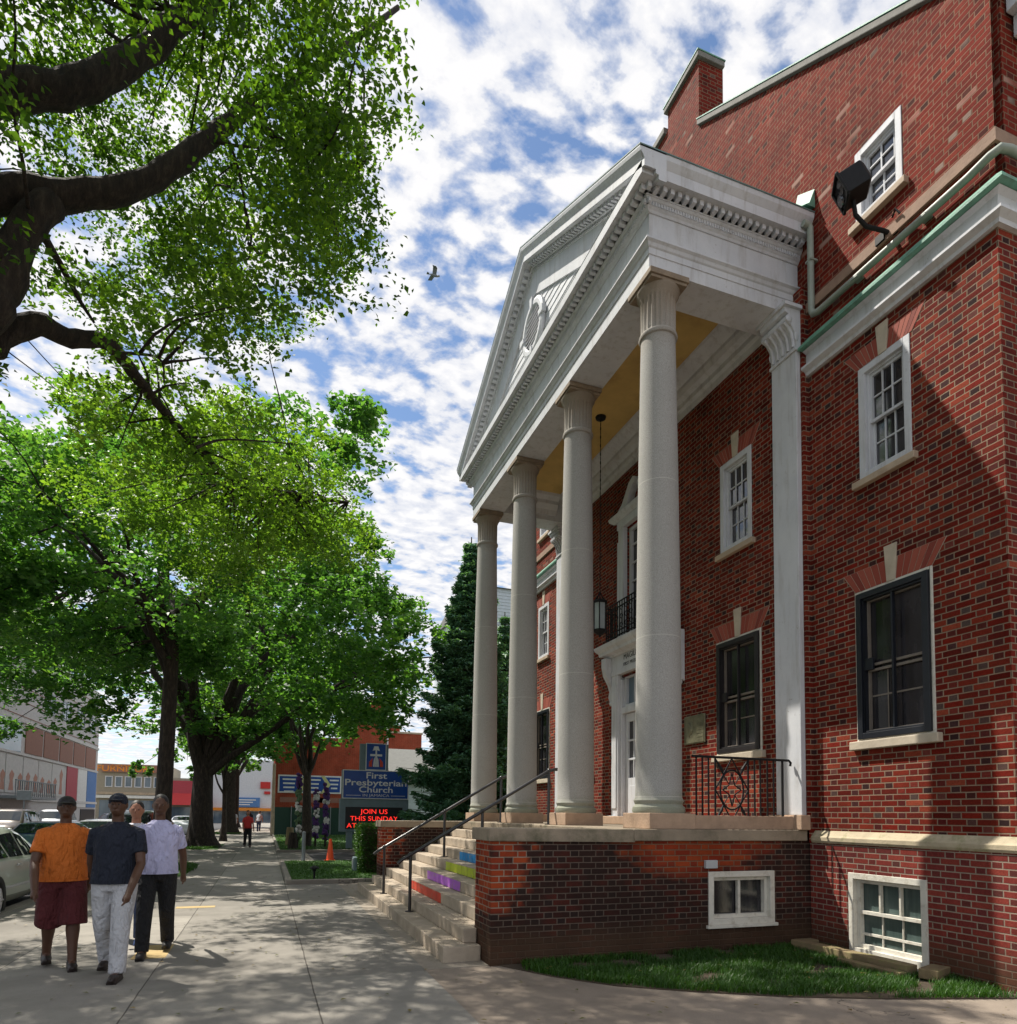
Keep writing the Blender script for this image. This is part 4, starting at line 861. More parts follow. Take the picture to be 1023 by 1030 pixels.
# ------------------------------------------------------------------ foliage helpers
def leaf_mesh(name,C,size,mat,up=.35,aspect=.62,parent=None,origin=(0,0,0),nrm=None):
    n=len(C); C=np.asarray(C,float)-np.asarray(origin)
    a=rng.normal(size=(n,3)); a[:,2]*=.7; a/=np.linalg.norm(a,axis=1)[:,None]
    b=rng.normal(size=(n,3)); b-=a*(a*b).sum(1)[:,None]; b/=np.linalg.norm(b,axis=1)[:,None]
    if up>0:
        nn=np.cross(a,b); nn[:,2]=np.abs(nn[:,2])+up; nn/=np.linalg.norm(nn,axis=1)[:,None]; a-=nn*(a*nn).sum(1)[:,None]; a/=np.linalg.norm(a,axis=1)[:,None]; b=np.cross(nn,a)
    s=size*(rng.uniform(.45,1.0,n)+.55*rng.uniform(0,1,n)**3)[:,None]; fold=np.cross(a,b)*s*.16
    V=np.stack([C-a*s*.5, C+b*s*aspect*.5-a*s*.05, C+a*s*.5, C-b*s*aspect*.5-a*s*.05],1); V[:,1]+=fold; V[:,3]+=fold
    me=bpy.data.meshes.new(name); me.vertices.add(n*4); me.vertices.foreach_set('co',V.reshape(-1)); me.loops.add(n*4); me.loops.foreach_set('vertex_index',np.arange(n*4,dtype=np.int32))
    me.polygons.add(n); me.polygons.foreach_set('loop_start',(np.arange(n)*4).astype(np.int32)); me.polygons.foreach_set('loop_total',np.full(n,4,np.int32)); me.update()
    me.materials.append(M[mat]); o=bpy.data.objects.new(name,me); COL.objects.link(o)
    if parent: o.parent=parent
    return o
def clump(c,r,n,flat=.5):
    # leaves hang in small sprays inside an uneven blob
    k=max(3,n//20); sc_=rng.normal(size=(k,3)); sc_/=np.maximum(1e-6,np.linalg.norm(sc_,axis=1))[:,None]; sc_*=(rng.uniform(.15,1,k)**.5)[:,None]*r; sc_[:,2]*=flat
    idx=rng.integers(0,k,n); P=sc_[idx]+rng.normal(size=(n,3))*r*.115; P[:,2]-=.02*np.abs(rng.normal(size=n))*r
    return P+np.asarray(c)
def crown_pts(c,rad,n,lump=.35,seed=0,hollow=.45,bottom=-.55,gap=-.18):
    out=[]; tries=0
    while len(out)<n and tries<n*60:
        tries+=1
        d=rng.normal(size=3); d/=np.linalg.norm(d); rr=rng.uniform(hollow,1)**.6
        if d[2]*rr<bottom: continue
        k=1+lump*noise.noise(Vector((d[0]*2+seed,d[1]*2,d[2]*2)))*1.6
        p=np.array(c)+d*rr*k*np.array(rad)
        if noise.noise(Vector(p*.45/ max(1,rad[0]/5))+Vector((seed*3,0,0)))<gap: continue
        out.append(p)
    return out
def limb(mb,a,b,r0,r1,sag=.15,n=7,wob=.12):
    a=Vector(a); b=Vector(b); L=(b-a).length; pts=[]; rs=[]
    off=Vector((random.uniform(-1,1),random.uniform(-1,1),random.uniform(-.3,.6)))*L*wob
    for i in range(n+1):
        t=i/n; p=a.lerp(b,t)+off*math.sin(PI*t)+Vector((0,0,L*sag*math.sin(PI*t*.8)*(1-t)))
        if 0<i<n: p+=Vector((random.gauss(0,1),random.gauss(0,1),random.gauss(0,1)))*L*.012
        pts.append(p); rs.append(r0+(r1-r0)*t**.8)
    mb.tube(pts,rs,8); return pts
def tree(loc,label,h_trunk,r_trunk,crown_c,crown_r,nclump,nleaf,leaf,csize,group='street trees along the kerb',seed=1,lean=(0,0),nl=9,mat='leaf',stretch=1.0,bottom=-.55,name='street_tree',hollow=.4,gap=-.18,lowl=None):
    T=thing(name,loc,label,'tree',group); L=Vector(loc); tb=MB(); H=h_trunk
    top=L+Vector((lean[0],lean[1],H)); pts=[];rs=[]
    for i in range(9):
        t=i/8; z=H*t; fl=1+.75*math.exp(-z/.35)+.12*math.exp(-z/1.6); pts.append(L+Vector((lean[0]*t**1.5+.04*math.sin(3*t+seed),lean[1]*t**1.5+.04*math.cos(4*t+seed),z-.05))); rs.append(r_trunk*fl*(1-.22*t))
    tb.tube(pts,rs,16)
    cc=Vector(crown_c)+L; P=crown_pts(cc,crown_r,nclump,seed=seed,bottom=bottom,hollow=hollow,gap=gap); Pv=[Vector(p) for p in P]
    # leaders
    lead=[]
    for k in range(nl):
        a=2*PI*k/nl+random.uniform(-.3,.3); el=random.uniform(.1,.95)
        tgt=cc+Vector((math.cos(a)*crown_r[0]*.62*(1.1-el*.6),math.sin(a)*crown_r[1]*.62*(1.1-el*.6),crown_r[2]*(-.35+el*1.0)))
        st=pts[random.choice((6,7,8))]; lead.append(limb(tb,st,tgt,r_trunk*random.uniform(.38,.6),r_trunk*.12,sag=.12,n=8))
    for p in random.sample(Pv,min(len(Pv),110)):
        best=min((q for l in lead for q in l[2:]),key=lambda q:(q-p).length); limb(tb,best,p,r_trunk*.11,.012,sag=.05,n=4,wob=.08)
    tb.build('trunk','bark',T,smooth=True,fix=False)
    C=np.concatenate([clump(p,csize*random.uniform(.7,1.3),int(nleaf/len(P)*random.uniform(.5,1.5))) for p in P])
    leaf_mesh('crown',C,leaf,mat,parent=T,origin=loc)
    return T
# ------------------------------------------------------------------ trees down the street
tree((-2.75,33.5,0),'big spreading street tree with the thickest trunk, many forking limbs, in the grass pit',4.2,.50,(.8,0,10.4),(10.6,9.5,7.5),330,125000,.26,1.25,seed=2,nl=15,bottom=-.64,gap=-.10,lean=(.1,.2))
tree((-2.6,20.4,0),'tall slim-trunked street tree standing in front of the thickest trunk',7.0,.22,(-1.5,.5,8.3),(5.8,4.6,3.3),170,52000,.17,.85,seed=5,nl=8,bottom=-.8,gap=-.07)
tree((-2.5,54.5,0),'straight street tree behind the thickest trunk, shading the end of the sidewalk',6.5,.42,(0,0,11.0),(7.5,8,7),150,15000,.42,1.4,seed=9,nl=8,bottom=-.75)
tree((-2.15,40.0,0),'thin young street tree with bare twiggy limbs just beyond the thickest trunk',3.4,.13,(0,0,5.0),(1.6,1.6,1.8),26,1500,.22,.5,seed=13,nl=6)
tree((2.6,47,0),'round leafy tree shading the red brick building behind the church sign',4.5,.3,(-.6,0,9.4),(3.9,4,3.9),80,9000,.34,1.0,group='trees beyond the driveway',seed=21,nl=7,name='shade_tree',bottom=-.8)
tree((-3.0,75,0),'small distant street tree above the shoppers',6,.4,(0,0,11),(7,8,6.5),90,6000,.6,1.5,seed=31,nl=6,bottom=-.7)
# spruces beside the church
def spruce(loc,H,Rr,n,label,seed,leaf=.17):
    T=thing('spruce_tree',loc,label,'spruce','spruces beside the church'); L=Vector(loc); mb=MB(); mb.tube([L,L+Vector((0,0,H*.5)),L+Vector((0,0,H))],[.22,.13,.02],10); pts=[]
    z=.5; k=0
    while z<H-.15:
        t=z/H; rad=Rr*(1-t)**.72*(1+.12*math.sin(z*3+seed)); nb=9 if rad>1 else 6
        for i in range(nb):
            a=2*PI*i/nb+k*.7+random.uniform(-.25,.25); r=rad*random.uniform(.72,1.12); d=Vector((math.cos(a),math.sin(a),0)); dz=-.22*r+.10*r
            p0=L+Vector((0,0,z)); p1=p0+d*r*.55+Vector((0,0,-.16*r)); p2=p0+d*r+Vector((0,0,-.14*r+.06)); mb.tube([p0,p1,p2],[.03,.018,.006],5)
            m_=int(n*(.25+.75*r/Rr)); tt=rng.uniform(.15,1.02,m_); w=.42*r*(1.1-tt)+.16
            base=np.array([list(p0)])*((1-tt)[:,None])+np.array([list(p2)])*tt[:,None]; base[:,2]-=.14*r*np.sin(PI*tt)
            side=np.array([-d.y,d.x,0]); base+=side*(rng.normal(size=m_)*w*.55)[:,None]; base[:,2]+=-np.abs(rng.normal(size=m_))*.13-.03
            pts.append(base)
        z+=.30+.10*t; k+=1
    mb.build('trunk','bark',T,fix=False); leaf_mesh('crown',np.concatenate(pts),leaf,'spruce',up=.35,aspect=.34,parent=T,origin=loc)
spruce((7.15,24.5,0),12.3,2.75,720,'tall dark blue-green spruce standing behind the church sign and steps',3,.2)
spruce((9.6,27.5,0),10.5,2.6,300,'dark spruce showing through the gap between two columns',8)
# hedge
def hedge(x0,x1,y0,y1,h,n,label):
    T=thing('hedge',((x0+x1)/2,(y0+y1)/2,0),label,'hedge'); MB().box(x0+.08,x1-.08,y0+.08,y1-.08,0,h-.08).build('hedge_core','soil',T)
    P=rng.uniform(0,1,(n,3)); f=rng.integers(0,5,n); P[f==0,0]=0; P[f==1,0]=1; P[f==2,1]=0; P[f==3,1]=1; P[f==4,2]=1
    C=np.array([x0,y0,.03])+P*np.array([x1-x0,y1-y0,h-.03])+rng.normal(size=(n,3))*.035
    leaf_mesh('foliage',C,.055,'hedge',parent=T,origin=T.location)
hedge(2.42,4.3,18.0,19.2,1.27,26000,'neatly clipped box-shaped green hedge beside the far brick cheek wall')
# ------------------------------------------------------------------ the overhanging tree, its trunk left of the camera
TL=Vector((-4.05,7.6,0)); OT=thing('street_tree',TL,'huge overhanging tree whose dark limbs reach over the sidewalk and walkers','tree','street trees along the kerb')
tb=MB(); tb.tube([TL+Vector((0,0,-.1)),TL+Vector((0,0,.5)),TL+Vector((.03,.05,2.5)),TL+Vector((.1,.1,4.6)),TL+Vector((.05,.1,6.2)),TL+Vector((-.1,.3,9)),TL+Vector((-.1,.2,12.5))],[.75,.52,.44,.40,.34,.24,.06],18)
def limb_px(P,start,r0,r1,kk=10):
    pts=[Vector(start)]+[at(px,py,Y) for px,py,Y in P]
    # smooth
    out=[]; n=len(pts)
    for i in range(n-1):
        p0,p1,p2,p3=pts[max(i-1,0)],pts[i],pts[i+1],pts[min(i+2,n-1)]
        for k in range(4):
            t=k/4; out.append(.5*((2*p1)+(p2-p0)*t+(2*p0-5*p1+4*p2-p3)*t*t+(3*p1-p0-3*p2+p3)*t**3))
    out.append(pts[-1]); m_=len(out); rs=[(r0+(r1-r0)*(i/(m_-1))**.85)*(1+.10*noise.noise(Vector((i*.55,r0*40,1.0)))+.05*random.uniform(-1,1)) for i in range(m_)]
    out=[p+Vector((random.gauss(0,1),random.gauss(0,1),random.gauss(0,1)))*rs[i]*.07 for i,p in enumerate(out)]
    tb.tube(out,rs,14); return out
LB=[]
c=TL
LB.append(limb_px([(-60,112,7.4),(0,92,7.5),(75,88,7.7),(128,62,7.9),(180,22,8.1),(235,-20,8.4),(300,-60,8.8)],c+Vector((.0,.1,6.6)),.24,.09))
LB.append(limb_px([(-60,215,7.4),(0,196,7.5),(70,196,7.6),(140,186,7.8),(195,150,8.0),(245,113,8.3),(285,92,8.6),(335,55,9.0),(400,8,9.6)],c+Vector((.0,.1,5.3)),.22,.035))
LB.append(limb_px([(-35,330,7.3),(0,290,7.35),(22,235,7.42),(50,205,7.5)],c+Vector((.0,.1,4.2)),.2,.14))
LB.append(limb_px([(-50,365,7.6),(-10,345,7.7),(35,326,7.9),(70,340,8.2),(105,343,8.5),(128,368,8.9),(160,408,9.6),(200,452,10.5),(235,482,11.4),(300,497,12.6),(350,505,13.6)],c+Vector((.0,.1,4.0)),.16,.014))
LB.append(limb_px([(290,148,8.4),(312,182,8.5),(325,192,8.6),(340,235,8.7)],at(262,128,8.35),.05,.008))
LB.append(limb_px([(60,265,8.0),(82,305,8.2),(95,325,8.3)],at(38,228,7.45),.045,.012))
LB.append(limb_px([(215,130,8.3),(240,170,8.5),(250,245,8.8)],at(165,184,7.85),.03,.008))
LB.append(limb_px([(365,70,9.3),(366,110,9.4),(368,160,9.5)],at(345,48,9.1),.028,.006))
LB.append(limb_px([(230,442,9.2),(300,447,9.8)],at(198,450,9.0),.022,.006))
LB.append(limb_px([(160,360,8.6),(165,385,8.8)],at(120,355,8.2),.02,.008))
for tgt in ((-8.5,9,8),(-9,6,10),(-5,4,9),(-2,4.5,11),(-6,12,10),(-3,2.5,9),(-7,3,7)): LB.append(limb(tb,TL+Vector((0,.1,5+random.random()*3)),tgt,.2,.04,n=9))
PA=[(-80,-200),(430,-200),(452,-10),(452,44),(428,42),(405,22),(388,55),(380,100),(402,138),(380,150),(368,175),(388,215),(398,268),(404,300),(378,302),(352,268),(330,245),(306,262),(312,300),(318,345),(286,356),(268,330),(240,322),(225,352),(256,372),(240,405),(262,420),(300,405),(335,430),(352,480),(380,560),(300,560),(240,590),(160,560),(90,520),(60,420),(70,370),(95,385),(60,300),(30,285),(0,300),(-80,300)]
PB=[(60,410),(120,380),(240,395),(330,440),(355,520),(330,570),(250,600),(200,585),(150,570),(80,520)]
cl=[]; tr_=0
while len(cl)<620 and tr_<90000:
    tr_+=1
    d=rng.normal(size=3); d/=np.linalg.norm(d); rr=rng.uniform(.25,1)**.5; p=np.array((-3.6,8.3,9.0))+d*rr*np.array((7.4,5.4,4.0))
    if p[2]<4.3: continue
    x,y,w=proj(p)
    if w>.5 and -60<x<1023 and -60<y<1030:
        if w<6.6 or not inpoly(x,y,PA) or not inpoly(x+18,y+5,PA) or y>335: continue
        if noise.noise(Vector((x/50,y/50,1.3)))<-.30: continue
    elif w>.5 and x>400: continue
    cl.append(p)
# drooping spray along the low limb in front of the trees behind
cl2=[]
for l in (LB[3][22:],):
    for _ in range(60):
        q=random.choice(l); p=q+Vector((random.gauss(0,.5),random.gauss(.5,.6),random.gauss(.0,.5))); x,y,w=proj(p)
        if inpoly(x,y,PA): cl2.append(np.array(p))
for _ in range(4000):
    if len(cl2)>135: break
    Y=random.uniform(12.2,15.5); p=at(random.uniform(60,355),random.uniform(380,600),Y); x,y,w=proj(p)
    if inpoly(x,y,PB) and noise.noise(Vector((x/48,y/48,7.7)))>-.08: cl2.append(np.array(p))
for p in cl+cl2:
    pv=Vector(p)
    if random.random()<.7:
        best=min((q for l in LB for q in l[2:]),key=lambda q:(q-pv).length); 
        if (best-pv).length<3.5: limb(tb,best,pv,.022,.005,sag=.04,n=4,wob=.12)
tb.build('trunk','bark',OT,smooth=True,fix=False)
C=np.concatenate([clump(p,random.uniform(.55,.95),int(430*random.uniform(.5,1.4)),.55) for p in cl]); 
C2=np.concatenate([clump(p,random.uniform(.45,.9),int(230*random.uniform(.5,1.4)),.6) for p in cl2])
leaf_mesh('crown',C,.080,'leaf_near',parent=OT,origin=TL); leaf_mesh('low_foliage',C2,.09,'leaf_bright',parent=OT,origin=TL)
# ------------------------------------------------------------------ cars
def car_mesh(kind):
    # side profile stations: x along the car, (half width, sill z, belt z, roof z, roof half width)
    L=4.7
    if kind=='suv': st=[(-2.30,.72,.42,.78,.80,.70),(-2.22,.86,.3,.98,1.02,.8),(-1.95,.9,.25,1.02,1.55,.66),(-1.5,.92,.24,1.02,1.70,.68),(0,.93,.23,1.0,1.74,.69),(.55,.92,.23,1.0,1.68,.68),(1.15,.91,.24,.98,1.08,.78),(1.9,.88,.27,.90,.96,.76),(2.25,.78,.34,.76,.80,.62),(2.34,.6,.42,.62,.64,.5)]
    else: st=[(-2.34,.62,.42,.72,.74,.5),(-2.26,.80,.32,.86,.90,.66),(-1.85,.87,.25,.93,.98,.72),(-1.35,.89,.22,.93,1.12,.66),(-.75,.9,.21,.92,1.39,.58),(.0,.9,.2,.9,1.43,.58),(.45,.9,.2,.89,1.36,.58),(1.15,.89,.21,.86,.95,.72),(1.85,.86,.25,.74,.82,.66),(2.22,.76,.32,.62,.68,.56),(2.33,.58,.38,.52,.54,.4)]
    return st
def make_car(kind,paintm,label,loc,rz,group):
    T=thing('parked_car',(0,0,0),label,'car',group); st=car_mesh(kind); body=MB(); rings=[]
    for x,w,zs,zb,zr,wr in st:
        half=[(w*.86,zs),(w,zs+.14),(w*1.0,(zs+zb)/2),(w*.97,zb-.03),(w*.94,zb),(wr+(w*.94-wr)*.08 if zr-zb>.12 else w*.8,zr-.06 if zr-zb>.12 else (zb+zr)/2+.01),(wr*.88,zr),(wr*.4,zr+.012)]
        rings.append([(x,y,z) for y,z in half]+[(x,-y,z) for y,z in half[::-1]])
    n=len(rings[0])
    for r_ in rings: body.v+=r_
    for i in range(len(rings)-1):
        for k in range(n): body.f.append((i*n+k,i*n+(k+1)%n,(i+1)*n+(k+1)%n,(i+1)*n+k))
    body.f.append(tuple(range(n))); body.f.append(tuple(range((len(rings)-1)*n,len(rings)*n)))
    bo=body.build('body',paintm,T,smooth=True)
    # glasshouse: slightly proud dark panes following the section
    g=MB()
    def lat(i,a,b,off=.006): # point between beltline(4) and roof edge(5) on ring i
        p=Vector(rings[i][4]); q=Vector(rings[i][5]); return p.lerp(q,a)
    def at_x(x,a,s_):
        for i in range(len(st)-1):
            if st[i][0]<=x<=st[i+1][0]:
                t=(x-st[i][0])/(st[i+1][0]-st[i][0]); v=lat(i,a,0).lerp(lat(i+1,a,0),t); v.y=(v.y+.008)*s_; return v
    xs=(-1.9,-1.2,-.2,.55) if kind=='suv' else (-1.2,-.72,.0,.5)
    for s_ in (-1,1):
        for a_,b_ in zip(xs[:-1],xs[1:]):
            a_+=.05; b_-=.03; m_=(a_+b_)/2
            lo=[at_x(a_,.08,s_),at_x(m_,.08,s_),at_x(b_,.08,s_)]; hi=[at_x(a_,.92,s_),at_x(m_,.92,s_),at_x(b_,.92,s_)]
            g.add(lo+hi,[(0,1,4,3),(1,2,5,4)])
        b_=xs[-1]; nx=1.02; g.add([at_x(b_+.02,.08,s_),at_x(nx,.2,s_),at_x(b_+.02,.9,s_)],[(0,1,2)])
    def cross(i,j,k0=.12,k1=.88):
        A=[Vector(rings[i][7]),Vector(rings[i][8])]; B=[Vector(rings[j][7]),Vector(rings[j][8])]
        a1,a2=Vector(rings[i][6]),Vector(rings[i][9]); b1,b2=Vector(rings[j][6]),Vector(rings[j][9]); up=Vector((0,0,.012))
        g.add([a1.lerp(b1,k0)+up,A[0].lerp(B[0],k0)+up,A[1].lerp(B[1],k0)+up,a2.lerp(b2,k0)+up,a1.lerp(b1,k1)+up,A[0].lerp(B[0],k1)+up,A[1].lerp(B[1],k1)+up,a2.lerp(b2,k1)+up],[(0,1,5,4),(1,2,6,5),(2,3,7,6)])
    if kind=='suv': cross(5,6); cross(1,2)
    else: cross(6,7); cross(3,4)
    g.build('window','glass_car',bo,fix=True)
    tr_=MB()
    for s_ in (-1,1):
        for xx in (-.55,.42): tr_.box(xx,xx+.16,s_*.915-.012,s_*.915+.012,.80,.825)
        tr_.box(-1.7,1.5,s_*.905-.008,s_*.905+.008,.46,.50)
    tr_.build('door_handle','chrome',bo)
    for xw in (-1.42,1.40):
        for s_ in (-1,1):
            y0=s_*.72; w=MB().tube([(xw,y0,.32),(xw,y0+s_*.03,.32),(xw,y0+s_*.19,.32),(xw,y0+s_*.205,.32)],[.27,.325,.325,.29],26).build('wheel','rubber',T,smooth=True)
            q=MB(); q.tube([(xw,y0+s_*.2,.32),(xw,y0+s_*.212,.32)],[.215,.20],24)
            for k in range(5): a=2*PI*k/5; q.tube([(xw,y0+s_*.213,.32),(xw+.19*math.cos(a),y0+s_*.213,.32+.19*math.sin(a))],[.035,.02],6)
            q.build('rim','chrome',w)
            MB().tube([(xw,s_*.88,.32),(xw,s_*(.925 if kind!='suv' else .945),.32)],.375,26).build('wheel_arch','black',bo)
    for s_ in (-1,1):
        MB().ell((2.18 if kind!='suv' else 2.2,s_*.6,.62 if kind!='suv' else .72),(.12,.14,.07)).build('headlight','lamp_lens',bo,smooth=True)
        MB().box(-2.31,-2.2,s_*.68-.14,s_*.68+.14,.68,.80).build('tail_light','tail',bo,bevel=.02)
        MB().ell((.75,s_*.98,.96),(.07,.10,.06)).build('mirror',paintm,bo,smooth=True)
    MB().box(-2.36,-2.30,-.26,.26,.5,.62).build('number_plate','sign_white',bo)
    T.location=loc; T.rotation_euler=(0,0,rz); return T
KG='cars parked along the kerb'
ca=make_car('sedan','car_silver','pale silver-green sedan parked at the kerb, partly cut off by the picture edge',(-4.75,13.9,-.13),R(90),KG)
def more(src,lab,loc,rz,pm,grp):
    o=copy_tree(src); tag(o,lab,'car',grp); o.location=loc; o.rotation_euler=(0,0,rz)
    for c in kids(o):
        if c.name.startswith('body'):
            me=c.data.copy(); me.materials.clear(); me.materials.append(M[pm]); c.data=me
    return o
more(ca,'dark blue sedan parked directly beyond the pale silver-green one',(-5.0,20.0,-.13),R(90),'car_blue',KG)
more(ca,'white sedan parked third from the camera behind the walkers',(-5.0,25.6,-.13),R(90),'car_white',KG)
more(ca,'dark red sedan parked farther along the kerb beyond the white one',(-5.0,37,-.13),R(90),'car_red',KG)
more(ca,'light sedan parked at the kerb level with the far straight tree',(-5.0,49,-.13),R(90),'car_white',KG)
sv=make_car('suv','car_tan','dark brownish sport utility vehicle across the street below the grey building',(-12.6,42.5,-.13),R(-90),'cars on the far side of the street')
more(sv,'black tall vehicle parked fourth along the kerb behind the walkers',(-5.0,31.4,-.13),R(90),'car_dark',KG)
more(sv,'white sport utility vehicle across the street behind the orange-shirted walker',(-12.8,51,-.13),R(-90),'car_white','cars on the far side of the street')
more(ca,'dark sedan driving up the middle of the street in the distance',(-9.2,58,-.13),R(90),'car_dark','cars on the far side of the street')
more(ca,'blue sedan far down the street near the furniture store',(-13.2,70,-.13),R(-90),'car_blue','cars on the far side of the street')
# ------------------------------------------------------------------ people
for n_ in ('shirt_orange','shorts_maroon','polo_navy','trousers_white','shirt_lavender','trousers_black','shirt_white','jeans'):
    nt_=M[n_].node_tree; bs_n=nt_.nodes['Principled BSDF']; tcn=objc(nt_); mpn=N(nt_,'ShaderNodeMapping'); mpn.inputs['Scale'].default_value=(1,1,.55); nt_.links.new(tcn,mpn.inputs[0])
    bump(nt_,bs_n,mth(nt_,'ADD',noise_n(nt_,mpn.outputs[0],9,2,.5,1.2),mth(nt_,'MULTIPLY',noise_n(nt_,mpn.outputs[0],24,2,.5,.8),.35)),1.0,.06)
def solid(mbs,name,mat,parent,vox=.011,smooth_it=3):
    o=mbs.build(name+'_raw',mat,None,fix=False)
    r=o.modifiers.new('r','REMESH'); r.mode='VOXEL'; r.voxel_size=vox; r.use_smooth_shade=True
    s=o.modifiers.new('s','SMOOTH'); s.iterations=smooth_it; s.factor=.5
    bpy.context.view_layer.update(); me=bpy.data.meshes.new_from_object(o.evaluated_get(bpy.context.evaluated_depsgraph_get()))
    bpy.data.objects.remove(o); me.materials.clear(); me.materials.append(M[mat]); me.shade_smooth() if hasattr(me,'shade_smooth') else None
    q=bpy.data.objects.new(name,me); COL.objects.link(q); q.parent=parent; return q
def loft(mb,secs,n=18):   # secs: (cx,cy,z,rx,ry)
    b=len(mb.v)
    for cx,cy,z,rx,ry in secs:
        for k in range(n): a=2*PI*k/n; mb.v.append((cx+rx*math.cos(a),cy+ry*math.sin(a),z))
    for i in range(len(secs)-1):
        for k in range(n): mb.f.append((b+i*n+k,b+i*n+(k+1)%n,b+(i+1)*n+(k+1)%n,b+(i+1)*n+k))
    mb.f.append(tuple(b+k for k in range(n))[::-1]); mb.f.append(tuple(b+(len(secs)-1)*n+k for k in range(n)))
def person(loc,rz,H,label,top,bottom,skin,shorts=False,cap=None,stride=.26,arm=(.25,-.25),bulk=1.0,hair='hair_black',shoe='shoe_dark',detail=True,female=False,bend=0,sleeve=.55,skirt=False):
    """figure facing -Y; front leg is the figure's right (x<0 side when stride>0)"""
    T=thing('person',(0,0,0),label,'person'); s=H/1.75; vox=.010 if detail else .018
    P=lambda x,y,z: Vector((x*s,y*s,z*s))
    hip,sh=.93,1.43; body=MB(); hx=.095; 
    legs={}
    for sd in (-1,1):
        f=-sd*stride   # y offset of foot (negative = forward)
        h=P(sd*hx,0,hip-.02); lift=.0 if f<0 else .035
        k=P(sd*(hx+.005),f*.42-.05,.50); a=P(sd*(hx+.01),f+ (.03 if f>0 else 0),.085+lift)
        legs[sd]=(h,k,a,f,lift)
        body.tube([h,h.lerp(k,.35),h.lerp(k,.7),k,k.lerp(a,.25)+P(0,.012,0),k.lerp(a,.6)+P(0,.006,0),a],[r_*s*bulk for r_ in (.088,.080,.066,.055,.058,.043,.036)],14)
        body.ell(a+P(0,-.055,-.04),(.045*s,.125*s,.042*s))
    tw=.165*bulk; td=.105*bulk
    by=lambda z: -bend*(z-hip)
    secs=[(0,by(z)*s,z*s,rx*s,ry*s) for z,rx,ry in ((.86,tw*.92,td*.95),(.94,tw,td*1.02),(1.03,tw*.92,td*1.0),(1.15,tw*.93,td*.98),(1.28,tw*1.0,td*1.02),(1.36,tw*.98,td*.92),(1.42,tw*.74,td*.75),(1.475,.062,.06))]
    loft(body,secs); ny=by(1.5)
    body.tube([P(0,ny+.01,1.44),P(0,ny-.005,1.57)],[.056*s,.052*s],14)
    hd=P(0,by(1.65)-.015,1.655)
    body.ell(hd,(.076*s,.096*s,.115*s),18,12); body.ell(hd+P(0,-.03,-.055),(.055*s,.062*s,.055*s)) # skull, jaw
    body.ell(hd+P(0,-.104,-.018),(.012*s,.016*s,.026*s)); body.ell(hd+P(0,-.088,-.058),(.026*s,.012*s,.010*s)); body.ell(hd+P(0,-.086,.018),(.05*s,.012*s,.009*s))
    for sd in (-1,1): body.ell(hd+P(sd*.078,.005,-.005),(.011*s,.02*s,.032*s))
    arms={}
    for sd in (-1,1):
        sw=arm[0] if sd<0 else arm[1]
        a0=P(sd*(tw*1.0+.012),by(1.40)+0,1.375); e=a0+P(sd*.055,-sw*.35+.02,-.29); w=e+P(-sd*.005,-sw*.8-.06,-.25)
        arms[sd]=(a0,e,w); body.tube([P(sd*tw*.55,by(1.4),1.41),a0,a0.lerp(e,.5),e,e.lerp(w,.35),w],[r_*s*bulk for r_ in (.055,.052,.045,.038,.038,.027)],12)
        d=(w-e).normalized(); sidev=Vector((0,1,0)); pal=w+d*.05*s
        body.tube([w,w+d*.03*s,pal+d*.035*s],[.027*s,.034*s,.034*s],10)
        for q in range(4):
            o_=sidev*(q-1.5)*.021*s; L=(.066,.075,.07,.055)[q]*s; b=pal+d*.03*s+o_; m_=b+d*L*.55; t=m_+d*L*.45+Vector((-sd*.014*s,0,0)); body.tube([b,m_,t],[.0105*s,.0095*s,.008*s],7)
        th=w+d*.02*s-sidev*.028*s; body.tube([th,th+d*.035*s-sidev*.018*s,th+d*.065*s-sidev*.018*s],[.012*s,.011*s,.009*s],7)
    bo=solid(body,'body',skin,T,vox*.85)
    # eyes
    if detail:
        for nm,r_,mt,dy in (('eye',.012,'eye_white',-.083),('pupil',.006,'black',-.094)):
            for sd in (-1,1): MB().ell(hd+P(sd*.03,dy,.004),(r_*s,r_*s*.6,r_*s*.7),10,6).build(nm,mt,T,smooth=True)
    # clothes
    sh_=MB(); ex=.016
    loft(sh_,[(0,by(z)*s,z*s,(rx+ex)*s,(ry+ex)*s) for z,rx,ry in ((.90,tw*1.10,td*1.18),(.96,tw*1.10,td*1.15),(1.05,tw*1.05,td*1.10),(1.16,tw*1.02,td*1.05),(1.28,tw*1.03,td*1.04),(1.36,tw*1.0,td*.95),(1.425,tw*.76,td*.8),(1.49,.066,.062))])
    for sd in (-1,1):
        a0,e,w=arms[sd]; tt=e if sleeve<1 else w
        end=a0.lerp(e,min(1,sleeve*1.2)); sh_.tube([P(sd*tw*.5,by(1.4),1.41),a0,a0.lerp(end,.5),end],[r_*s*bulk for r_ in (.055,.058,.058,.062)],14)
        if sleeve>=1: sh_.tube([e,w],[.05*s,.04*s],12)
    solid(sh_,'shirt',top,T,vox*1.1,4)
